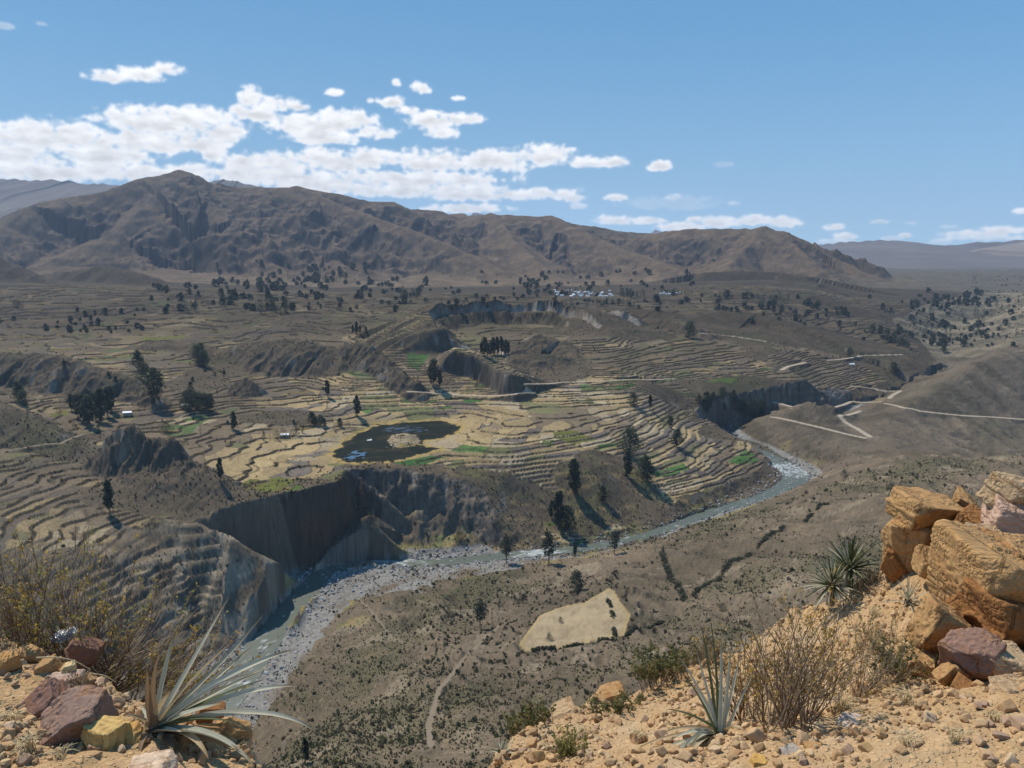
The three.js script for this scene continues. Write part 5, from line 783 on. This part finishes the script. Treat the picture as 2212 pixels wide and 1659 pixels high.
rock('pointed brown stone above the dark sloping rock', 108, 1486, 2.68, [0.06, 0.05, 0.05], 1.3, [0, 0.6], [0.48, 0.28, 0.16], 51, 14);
rock('orange rock under the drooping leaves right of the spiky plant', 498, 1592, 2.5, [0.13, 0.1, 0.1], 0.2, [0, -0.5], ochre, 52, 16, 10);
rock('dark rock behind the leaves of the spiky plant', 455, 1538, 2.62, [0.09, 0.06, 0.08], 0.5, [0, -0.3], rust, 53, 14);
rock('orange rock between the drooping leaves at the bottom', 430, 1600, 2.42, [0.13, 0.08, 0.1], 0.9, [0, -0.2], ochre, 54, 16, 10);
rock('pale boulder at the bottom edge under the spiky plant', 326, 1668, 2.1, [0.12, 0.07, 0.1], 0.3, [0, 0], [0.66, 0.48, 0.33], 55, 16);
// stones and rubble
const chipM = new THREE.MeshStandardMaterial({ vertexColors: true, roughness: 1 }); chipM.specularIntensity = 0.2;
{
  const r = rng(60), protos = [1, 2, 3, 4, 5].map((k) => rockGeometry(100 + k, [1, 0.62, 0.8], 7, 3, [0.58, 0.39, 0.21], 0.8));
  const tints = [[0.34, 0.21, 0.105], [0.38, 0.25, 0.14], [0.3, 0.175, 0.085], [0.29, 0.19, 0.125], [0.4, 0.285, 0.18], [0.35, 0.225, 0.1]].map((c) => { const m = chipM.clone(); m.color.setRGB(Math.min(1, c[0] / 0.5), Math.min(1, c[1] / 0.34), Math.min(1, c[2] / 0.19)); return m; });
  const TINT = ['ochre', 'sandy', 'rusty', 'mauve', 'pale', 'yellowish'];
  const stone = (px, py, s, label, group) => { const p = onLedge(px, py), ti = Math.floor(r() * 6), o = solid('stone', protos[Math.floor(r() * 5)], tints[ti]), near = MARKS.reduce((a, b) => Math.hypot(b[0] - px, b[1] - py) < Math.hypot(a[0] - px, a[1] - py) ? b : a), dx = px - near[0], dy = py - near[1]; label = (s > 0.05 ? 'large ' : s > 0.035 ? 'middling ' : 'small ') + TINT[ti] + ' loose stone ' + (Math.abs(dx) > Math.abs(dy) ? (dx < 0 ? 'left of the ' : 'right of the ') : dy < 0 ? 'behind the ' : 'in front of the ') + near[2]; o.position.copy(p); o.position.y += s * 0.12; o.rotation.set(r() * 0.7, r() * 6.28, r() * 0.7); o.scale.setScalar(s); tag(o, label, 'stone', group); };
  for (let i = 0; i < 80; i++) { const u = r(); stone(u * 520 - 10, lerp(1405 + u * 170, 1655, Math.pow(r(), 1.2)), 0.02 + 0.035 * r() * r(), 'loose ochre stone in the rubble of the left hand ledge', 'loose stones of the left hand ledge'); }
  for (let i = 0; i < 140; i++) { const u = r(), px = 1090 + u * 1120; stone(px, lerp(1580 - u * 330 + (u < 0.15 ? 30 : 0), 1655, Math.pow(r(), 0.9)), 0.022 + 0.05 * r() * r(), 'loose ochre stone on the slope of the right hand ledge', 'loose stones of the right hand ledge'); }
  const bits = []; for (let i = 0; i < 26000; i++) { const side = r() < 0.36, x = side ? -2.4 + 2.1 * r() : -0.1 + 4 * r(), f = side ? 1.9 + 1.4 * r() : 2 + 3.4 * r(), y = ledge(x, f); if (ledge.sd < -0.12 || noise(x * 3, f * 3) < -0.35 + r() * 0.3 + (side ? 0.25 : 0)) continue; const s = 0.006 + 0.03 * Math.pow(r(), 4), c = (() => { const k = 0.62 + 0.4 * r(), w = 0.92 + 0.16 * r(); return [k, k * w * 0.98, k * w * w * 0.95]; })(); bits.push({ x, y: y + s * 0.15, z: -f, s, turn: r() * 6.28, tx: r(), tz: r(), c }); }
  scatter('rubble', 'small ochre stone chips littering the ledges', rockGeometry(200, [1, 0.6, 0.85], 3, 3, [0.52, 0.35, 0.19], 0.5), chipM, bits);
}
// ---------------------------------------------------------------- spiky plants: every leaf a tapered channelled blade
const leafM = (c) => new THREE.MeshPhysicalMaterial({ vertexColors: true, color: new THREE.Color().setRGB(...c), roughness: 0.9, transmission: 0.32, thickness: 0, specularIntensity: 0.4, side: THREE.DoubleSide });
const LEAF = { pale: leafM([0.6, 0.57, 0.43]), grey: leafM([0.42, 0.41, 0.31]), dry: leafM([0.5, 0.39, 0.23]), brown: leafM([0.27, 0.18, 0.1]), green: leafM([0.15, 0.17, 0.075]), dark: leafM([0.08, 0.1, 0.042]), silver: leafM([0.56, 0.54, 0.4]) };
function blade(base, mid, tip, width, m, parent, twist = 0, up = new THREE.Vector3(0, 1, 0), dryTip = true, seg = 16) {
  const c = new THREE.QuadraticBezierCurve3(base, mid, tip), pos = [], col = [], idx = [], side = new THREE.Vector3(), nrm = new THREE.Vector3(), L = base.distanceTo(mid) + mid.distanceTo(tip);
  for (let i = 0; i <= seg; i++) {
    const t = i / seg, p = c.getPoint(t), d = c.getTangent(t); side.crossVectors(d, up); if (side.lengthSq() < 1e-4) side.set(1, 0, 0); side.normalize().applyAxisAngle(d, twist * (0.4 + t)); nrm.crossVectors(side, d).normalize();
    const w = width * Math.pow(1 - t, 0.62) * (0.8 + 0.35 * Math.sin(Math.min(1, t * 3) * 1.57)) + 0.0006, k = dryTip ? smooth(0.72, 1, t) : 0, s = 1 + noise(t * 30, L * 91) * 0.07, tone = [lerp(1, 0.62, k) * s, lerp(1, 0.48, k) * s, lerp(1, 0.34, k) * s];
    for (const [u, h] of [[-1, 0.34], [-0.55, 0.08], [0, -0.06], [0.55, 0.08], [1, 0.34]]) { pos.push(p.x + side.x * w * u * 0.5 + nrm.x * w * h * 0.8, p.y + side.y * w * u * 0.5 + nrm.y * w * h * 0.8, p.z + side.z * w * u * 0.5 + nrm.z * w * h * 0.8); const e = 1 - 0.12 * Math.abs(u); col.push(tone[0] * e, tone[1] * e, tone[2] * e); }
  }
  for (let i = 0; i < seg; i++) for (let j = 0; j < 4; j++) { const a = i * 5 + j, b = a + 5; idx.push(a, b, b + 1, a, b + 1, a + 1); }
  const g = new THREE.BufferGeometry(); g.setAttribute('position', new THREE.Float32BufferAttribute(pos, 3)); g.setAttribute('color', new THREE.Float32BufferAttribute(col, 3)); g.setIndex(idx); g.computeVertexNormals(); return solid('leaf', g, m, parent);
}
function plantBase(name, label, p) { const o = new THREE.Group(); o.name = numbered(name); o.position.copy(p); scene.add(o); return tag(o, label, 'plant'); }
{
  const F0 = 2.42, b = near3(330, 1580, F0), t = plantBase('spiky_plant', 'large pale rosette of long sword leaves on the left ledge', b), at = (px, py, dz) => near3(px, py, F0 + dz).sub(b);
  const rows = [[496, 1287, 0.22, 412, 1440, 0.030, 'pale'], [379, 1360, 0.05, 350, 1480, 0.034, 'grey'], [342, 1417, -0.06, 322, 1500, 0.022, 'brown'], [571, 1326, 0.2, 455, 1468, 0.024, 'grey'], [513, 1378, 0.12, 400, 1470, 0.022, 'dry'], [634, 1404, 0.12, 500, 1440, 0.034, 'pale'], [545, 1396, 0.26, 440, 1490, 0.022, 'pale'], [574, 1468, 0.0, 470, 1500, 0.02, 'green'], [646, 1482, 0.04, 520, 1480, 0.026, 'pale'], [560, 1452, 0.16, 450, 1500, 0.02, 'silver'], [690, 1588, 0.02, 585, 1500, 0.03, 'pale'], [519, 1568, -0.06, 440, 1535, 0.022, 'green'], [550, 1659, -0.25, 470, 1560, 0.038, 'grey'], [392, 1582, -0.12, 360, 1575, 0.026, 'silver'], [318, 1450, -0.05, 316, 1520, 0.02, 'brown'], [369, 1492, -0.04, 345, 1530, 0.034, 'dry'], [262, 1546, -0.05, 300, 1545, 0.026, 'dry'], [300, 1520, 0.12, 318, 1550, 0.022, 'silver'], [430, 1500, 0.1, 380, 1530, 0.03, 'silver'], [480, 1520, -0.05, 400, 1540, 0.032, 'pale'], [362, 1642, -0.16, 380, 1600, 0.026, 'brown'], [450, 1640, -0.2, 420, 1570, 0.026, 'dry'], [300, 1640, -0.14, 305, 1590, 0.022, 'brown'], [536, 1370, 0.3, 470, 1440, 0.018, 'dry'], [600, 1430, 0.22, 480, 1490, 0.018, 'pale'], [520, 1620, -0.2, 430, 1590, 0.03, 'brown']];
  const r = rng(6); rows.forEach(([px, py, dz, mx, my, w, m]) => blade(new THREE.Vector3((r() - 0.5) * 0.03, (r() - 0.5) * 0.02, (r() - 0.5) * 0.03), at(mx, my, dz * 0.5), at(px, py, dz), w * 1.2, LEAF[m], t, (r() - 0.5) * 0.7, undefined, m !== 'brown'));
  solid('stem', limb([[0, -0.1, 0], [0, -0.03, 0], [0.01, 0.03, 0]], 0.03, 0.018, 8), bark, t);
}
function rosette(label, px, py, F, R, n, seed, mats, width, lean = [0, 0], on) {
  const at = near3(px, py, F), t = on ?? plantBase('spiky_plant', label, at), r = rng(seed), o = at.clone().sub(t.position);
  for (let i = 0; i < n; i++) { const a = i * 2.39996 + r() * 0.3, e = Math.pow((i + 0.5) / n, 0.8) * 1.95 - 0.48, l = R * (0.72 + 0.4 * r()), d = new THREE.Vector3(Math.cos(a) * Math.cos(e) + lean[0], Math.sin(e), Math.sin(a) * Math.cos(e) + lean[1]).normalize(), tip = d.clone().multiplyScalar(l); tip.y -= l * 0.16 * (1 - Math.sin(e)); const mid = d.clone().multiplyScalar(l * 0.5); mid.y += l * 0.06; blade(new THREE.Vector3((r() - 0.5) * 0.02, 0, (r() - 0.5) * 0.02).add(o), mid.add(o), tip.add(o), width * (0.8 + 0.4 * r()), LEAF[mats[Math.floor(r() * mats.length)]], t, (r() - 0.5) * 0.6, undefined, true, 8); }
  solid('stem', limb([[o.x, o.y - 0.12, o.z], [o.x, o.y - 0.05, o.z], [o.x, o.y + 0.01, o.z]], 0.03, 0.02, 8), bark, t); return t;
}
rosette('lower head', 1796, 1268, 4.85, 0.22, 84, 2, ['green', 'dark', 'silver', 'dark', 'grey'], 0.016, [-0.15, 0.2], rosette('round green spiky plant with two heads left of the orange rocks', 1836, 1232, 4.95, 0.235, 110, 1, ['green', 'dark', 'dark', 'silver', 'green', 'grey'], 0.016));
rosette('small grey tuft of stiff leaves on the slope below the orange rocks', 1962, 1300, 4.3, 0.17, 30, 3, ['grey', 'silver', 'dry'], 0.008);
rosette('little pale spiky plant at the lower left rim of the right ledge', 1085, 1628, 3.0, 0.08, 22, 4, ['silver', 'pale', 'green'], 0.008);
rosette('tiny pale spiky plant on the crest of the right ledge', 1225, 1528, 3.75, 0.07, 18, 5, ['silver', 'green'], 0.007);
{
  const F0 = 2.75, b = near3(1556, 1590, F0), t = plantBase('spiky_plant', 'silvery spiky plant with curled dead leaves under the tall dry shrub', b), at = (px, py, dz) => near3(px, py, F0 + dz).sub(b), r = rng(16);
  const rows = [[1460, 1408, 0.1, 1520, 1500, 0.026, 'silver'], [1502, 1398, 0.14, 1530, 1500, 0.022, 'pale'], [1515, 1352, 0.2, 1540, 1470, 0.018, 'green'], [1534, 1332, 0.2, 1552, 1460, 0.018, 'green'], [1558, 1372, 0.12, 1560, 1480, 0.024, 'silver'], [1580, 1392, 0.1, 1570, 1490, 0.024, 'silver'], [1600, 1410, 0.14, 1580, 1500, 0.022, 'pale'], [1474, 1452, 0.02, 1530, 1530, 0.026, 'green'], [1440, 1532, 0.0, 1500, 1540, 0.022, 'green'], [1372, 1620, -0.05, 1470, 1570, 0.022, 'dry'], [1392, 1642, -0.12, 1480, 1590, 0.026, 'pale'], [1440, 1659, -0.2, 1490, 1580, 0.036, 'grey'], [1476, 1668, -0.25, 1500, 1585, 0.036, 'dry'], [1520, 1668, -0.2, 1530, 1590, 0.032, 'dry'], [1450, 1600, -0.1, 1500, 1570, 0.03, 'pale'], [1430, 1585, -0.04, 1490, 1560, 0.026, 'dry'], [1470, 1630, -0.16, 1510, 1575, 0.034, 'grey'], [1610, 1580, -0.08, 1585, 1560, 0.03, 'dry'], [1630, 1450, 0.1, 1590, 1530, 0.02, 'silver'], [1500, 1480, 0.16, 1530, 1540, 0.026, 'silver']];
  rows.forEach(([px, py, dz, mx, my, w, m]) => blade(new THREE.Vector3((r() - 0.5) * 0.04, (r() - 0.5) * 0.02, (r() - 0.5) * 0.04), at(mx, my, dz * 0.5), at(px, py, dz), py < 1480 ? w * 0.72 : w, LEAF[m], t, (r() - 0.5) * 0.7));
  solid('stem', limb([[0, -0.12, 0], [0, -0.03, 0], [0, 0.02, 0]], 0.035, 0.02, 8), bark, t);
}
// ---------------------------------------------------------------- dry shrubs
const twigM = { grey: new THREE.MeshStandardMaterial({ color: new THREE.Color().setRGB(0.36, 0.29, 0.21), roughness: 0.9 }), brown: new THREE.MeshStandardMaterial({ color: new THREE.Color().setRGB(0.16, 0.1, 0.055), roughness: 1 }), straw: new THREE.MeshStandardMaterial({ color: new THREE.Color().setRGB(0.62, 0.49, 0.27), roughness: 0.9 }) };
function twigs(list, sides = 4) { return mergeGeometries(list.map(([pts, a, b]) => limb(pts, a, b, sides))); }
function shrub(label, feet, F, n, seed, aim, spread, length, leafTone, leaves, leafSize, thick, twoTone = true) {   // feet: [px, py] pairs; aim: mean direction
  const b = near3(feet[0][0], feet[0][1], F), t = new THREE.Group(); t.name = numbered('dry_shrub'); t.position.copy(b); scene.add(t); tag(t, label, 'shrub');
  const r = rng(seed), pale = [], dark = [], lv = new Leaves();
  for (let i = 0; i < n; i++) {
    const [px, py] = feet[Math.floor(r() * feet.length)], foot = near3(px + (r() - 0.5) * 26, py + (r() - 0.5) * 12, F + (r() - 0.5) * 0.3).sub(b), d = new THREE.Vector3(aim[0] + (r() + r() - 1) * spread, aim[1] + (r() - 0.5) * 0.5, aim[2] + (r() + r() - 1) * spread * 0.8).normalize(), l = length * (0.45 + 0.65 * r()), q = (k, s) => [foot.x + d.x * l * k + (r() - 0.5) * s, foot.y + d.y * l * k + (r() - 0.5) * s - 0.04 * k * k * l, foot.z + d.z * l * k + (r() - 0.5) * s];
    const pts = [q(0, 0), q(0.33, l * 0.07), q(0.66, l * 0.1), q(1, l * 0.12)]; (r() < 0.5 ? pale : dark).push([pts, thick * (0.7 + 0.6 * r()), thick * 0.25]);
    for (let k = 0; k < 4; k++) { const u = 0.35 + 0.6 * r(), p = q(u, l * 0.06), e = [p[0] + d.x * l * 0.2 + (r() - 0.5) * l * 0.3, p[1] + d.y * l * 0.2 + r() * l * 0.12, p[2] + d.z * l * 0.2 + (r() - 0.5) * l * 0.3]; (r() < 0.5 ? pale : dark).push([[p, [(p[0] + e[0]) / 2 + 0.004, (p[1] + e[1]) / 2, (p[2] + e[2]) / 2], e], thick * 0.5, thick * 0.2]);
      if (r() < leaves) { const tone = leafTone[Math.floor(r() * leafTone.length)], m = 5 + Math.floor(r() * 12); for (let j = 0; j < m; j++) { const f = 0.7 + 0.6 * r(), w = r(); lv.face(lerp(p[0], e[0], w) + (r() - 0.5) * leafSize * 2, lerp(p[1], e[1], w) + (r() - 0.2) * leafSize * 2, lerp(p[2], e[2], w) + (r() - 0.5) * leafSize * 2, leafSize * (0.7 + 0.6 * r()), r, [tone[0] * f, tone[1] * f, tone[2] * f], 1.7); } } }
  }
  solid('stem', twigs(pale), twigM.grey, t); solid('stem', twigs(dark), twigM.brown, t); if (lv.p.length) solid('foliage', lv.done(), leafage, t);
  return t;
}
const gold = [[0.42, 0.27, 0.05], [0.34, 0.27, 0.07], [0.26, 0.25, 0.08], [0.45, 0.31, 0.09]], olive = [[0.13, 0.14, 0.045], [0.18, 0.17, 0.06], [0.09, 0.1, 0.04], [0.26, 0.2, 0.07]];
shrub('wide tangle of dry twigs with yellow leaves behind the left ledge', [[60, 1470], [120, 1470], [180, 1470], [240, 1490]], 3.2, 130, 1, [-0.1, 1, 0.1], 0.9, 0.58, gold, 0.4, 0.011, 0.0032);
shrub('leaning dry twigs sweeping right behind the pale spiky plant', [[190, 1480], [240, 1500], [290, 1530], [330, 1550]], 3.15, 120, 2, [0.8, 0.6, 0.0], 0.7, 0.5, gold, 0.26, 0.011, 0.003);
shrub('dry bush with golden leaves at the left edge of the picture', [[-20, 1440], [30, 1450]], 3.3, 80, 3, [0.1, 1, 0], 0.8, 0.62, gold, 0.3, 0.01, 0.003);
shrub('tall dry shrub with ochre buds rising over the right hand ledge', [[1660, 1580], [1700, 1575], [1740, 1570], [1690, 1560]], 2.8, 95, 4, [0.06, 1, 0.1], 0.66, 0.48, [[0.42, 0.26, 0.05], [0.36, 0.24, 0.08], [0.3, 0.21, 0.08]], 0.4, 0.009, 0.0028);
shrub('thin dry shrub with ochre tips left of the tall one', [[1600, 1560], [1640, 1570]], 3.1, 42, 5, [-0.1, 1, 0.1], 0.6, 0.46, [[0.45, 0.27, 0.05], [0.38, 0.25, 0.08]], 0.4, 0.009, 0.0026);
shrub('sprawling dry twigs right of the tall dry shrub', [[1790, 1560], [1830, 1540], [1860, 1500]], 3.1, 60, 6, [0.3, 0.8, 0.1], 0.9, 0.3, [[0.36, 0.25, 0.09], [0.3, 0.24, 0.12]], 0.3, 0.008, 0.002);
shrub('grey green bush at the foot of the leaning slab', [[1920, 1470], [1950, 1480], [1935, 1455]], 3.15, 70, 7, [0, 1, 0.2], 1.1, 0.16, olive, 0.55, 0.009, 0.0016);
shrub('olive bush on the rim of the right hand ledge', [[1400, 1490], [1430, 1480], [1460, 1470]], 4.1, 70, 8, [0, 1, 0], 0.8, 0.2, olive, 0.7, 0.013, 0.002);
shrub('low olive bush on the lower rim of the right hand ledge', [[1330, 1560], [1355, 1555], [1290, 1570]], 3.6, 60, 9, [0, 1, 0], 0.9, 0.14, olive, 0.7, 0.011, 0.0018);
shrub('bright olive tuft near the bottom of the right hand ledge', [[1215, 1640], [1230, 1650]], 2.9, 40, 10, [0, 1, 0], 0.9, 0.11, [[0.2, 0.2, 0.05], [0.26, 0.22, 0.07]], 0.7, 0.01, 0.0016);
shrub('brown twiggy bush beside the round green spiky plant', [[1860, 1280], [1880, 1270]], 4.9, 50, 11, [0.2, 1, 0.2], 1.0, 0.16, [[0.2, 0.14, 0.08]], 0.2, 0.008, 0.002);
shrub('dry bush high on the rim left of the tall shrub', [[1500, 1455], [1540, 1440]], 4.4, 50, 12, [0, 1, 0], 0.9, 0.18, [[0.24, 0.19, 0.08], [0.2, 0.15, 0.08]], 0.5, 0.012, 0.002);
shrub('pale dry bush on the slope above the grey green bush', [[1890, 1410], [1930, 1400], [1860, 1420]], 3.7, 60, 13, [-0.2, 1, 0.2], 1.1, 0.17, [[0.42, 0.33, 0.17], [0.36, 0.27, 0.12]], 0.3, 0.008, 0.0016);
shrub('olive bush on the far left rim of the right hand ledge', [[1180, 1570], [1150, 1580], [1120, 1600]], 3.5, 50, 14, [-0.1, 1, 0], 0.9, 0.13, olive, 0.6, 0.011, 0.0018);
shrub('small brown tuft on the left ledge behind the purple block', [[168, 1486], [180, 1490]], 2.7, 36, 15, [0, 1, 0.1], 1.1, 0.075, [[0.3, 0.2, 0.1]], 0.2, 0.006, 0.0012);
// dry grass
{
  const r = rng(71), tuft = (label, px, py, F, n, l) => { const b = near3(px, py, F), list = []; for (let i = 0; i < n; i++) { const a = r() * 6.28, s = 0.3 + r() * 0.9, x = (r() - 0.5) * l * 0.6, z = (r() - 0.5) * l * 0.6; list.push([[[x, -0.01, z], [x + Math.cos(a) * l * s * 0.35, l * 0.55, z + Math.sin(a) * l * s * 0.35], [x + Math.cos(a) * l * s, l * (0.75 - s * 0.3), z + Math.sin(a) * l * s]], 0.0016, 0.0006]); } const o = solid('grass_tuft', twigs(list, 3), twigM.straw); o.position.copy(b); tag(o, label, 'dry grass'); };
  const put = (label, px, py, n, l) => { const p = onLedge(px, py); tuft(label, px, py, -p.z - 0.01, n, l); };
  put('straw coloured grass tuft at the lower left of the left ledge', 60, 1620, 40, 0.06); put('straw grass before the purple block', 130, 1640, 30, 0.05); put('straw grass at the left edge of the left ledge', 20, 1560, 30, 0.05);
  put('straw grass below the leaning slab', 1960, 1520, 40, 0.07); put('straw grass under the stone pile at the bottom right', 1960, 1610, 40, 0.06); put('straw grass between the grey tuft and the leaning slab', 1985, 1400, 50, 0.09); put('straw grass left of the grey tuft', 1890, 1330, 40, 0.08); put('straw grass at the bottom right corner', 2150, 1560, 30, 0.05); put('straw grass behind the stone pile', 1820, 1530, 40, 0.07); put('straw grass beside the brown sunk stone', 2060, 1600, 30, 0.06); put('straw grass in the middle of the right ledge', 1380, 1600, 40, 0.06); put('straw grass on the left part of the right ledge', 1260, 1590, 40, 0.06);
  const arch = (label, rows, F, w) => { const o = solid('dry_stalk', limb(rows.map(([px, py], i) => near3(px, py, F + i * 0.02).toArray()), w, w * 0.5, 5), twigM.straw); tag(o, label, 'stalk'); };
  arch('long arched straw stalk over the stones of the left ledge', [[78, 1421], [120, 1420], [160, 1428], [195, 1447]], 2.72, 0.003); arch('second arched straw stalk by the brown tuft', [[196, 1455], [225, 1460], [250, 1474]], 2.7, 0.0022); arch('straight straw stalk across the slope at the bottom right', [[1905, 1555], [1945, 1590], [1985, 1625]], 2.5, 0.0022); arch('pale straw stalk near the grey tuft', [[1880, 1268], [1905, 1275], [1935, 1282]], 4.6, 0.004);
  // crumpled plastic bag caught in the twigs
  const g = new THREE.IcosahedronGeometry(1, 14), p = g.attributes.position; for (let i = 0; i < p.count; i++) { const x = p.getX(i), y = p.getY(i), z = p.getZ(i), k = 0.75 + ridged(x * 1.6 + 3, y * 1.6 + z, 4) * 0.5; p.setXYZ(i, x * k * 0.05, y * k * 0.022, z * k * 0.04); } g.deleteAttribute('normal'); g.computeVertexNormals();
  const bag = solid('plastic_bag', g, new THREE.MeshPhysicalMaterial({ color: new THREE.Color().setRGB(0.5, 0.5, 0.5), roughness: 0.3, transmission: 0.6, thickness: 0, side: THREE.DoubleSide })); bag.position.copy(near3(140, 1372, 3.08)); bag.rotation.z = 0.25; tag(bag, 'crumpled clear plastic bag caught among the twigs on the left rim', 'plastic bag');
}
renderer.setSize(1024, 768);
renderer.render(scene, camera);
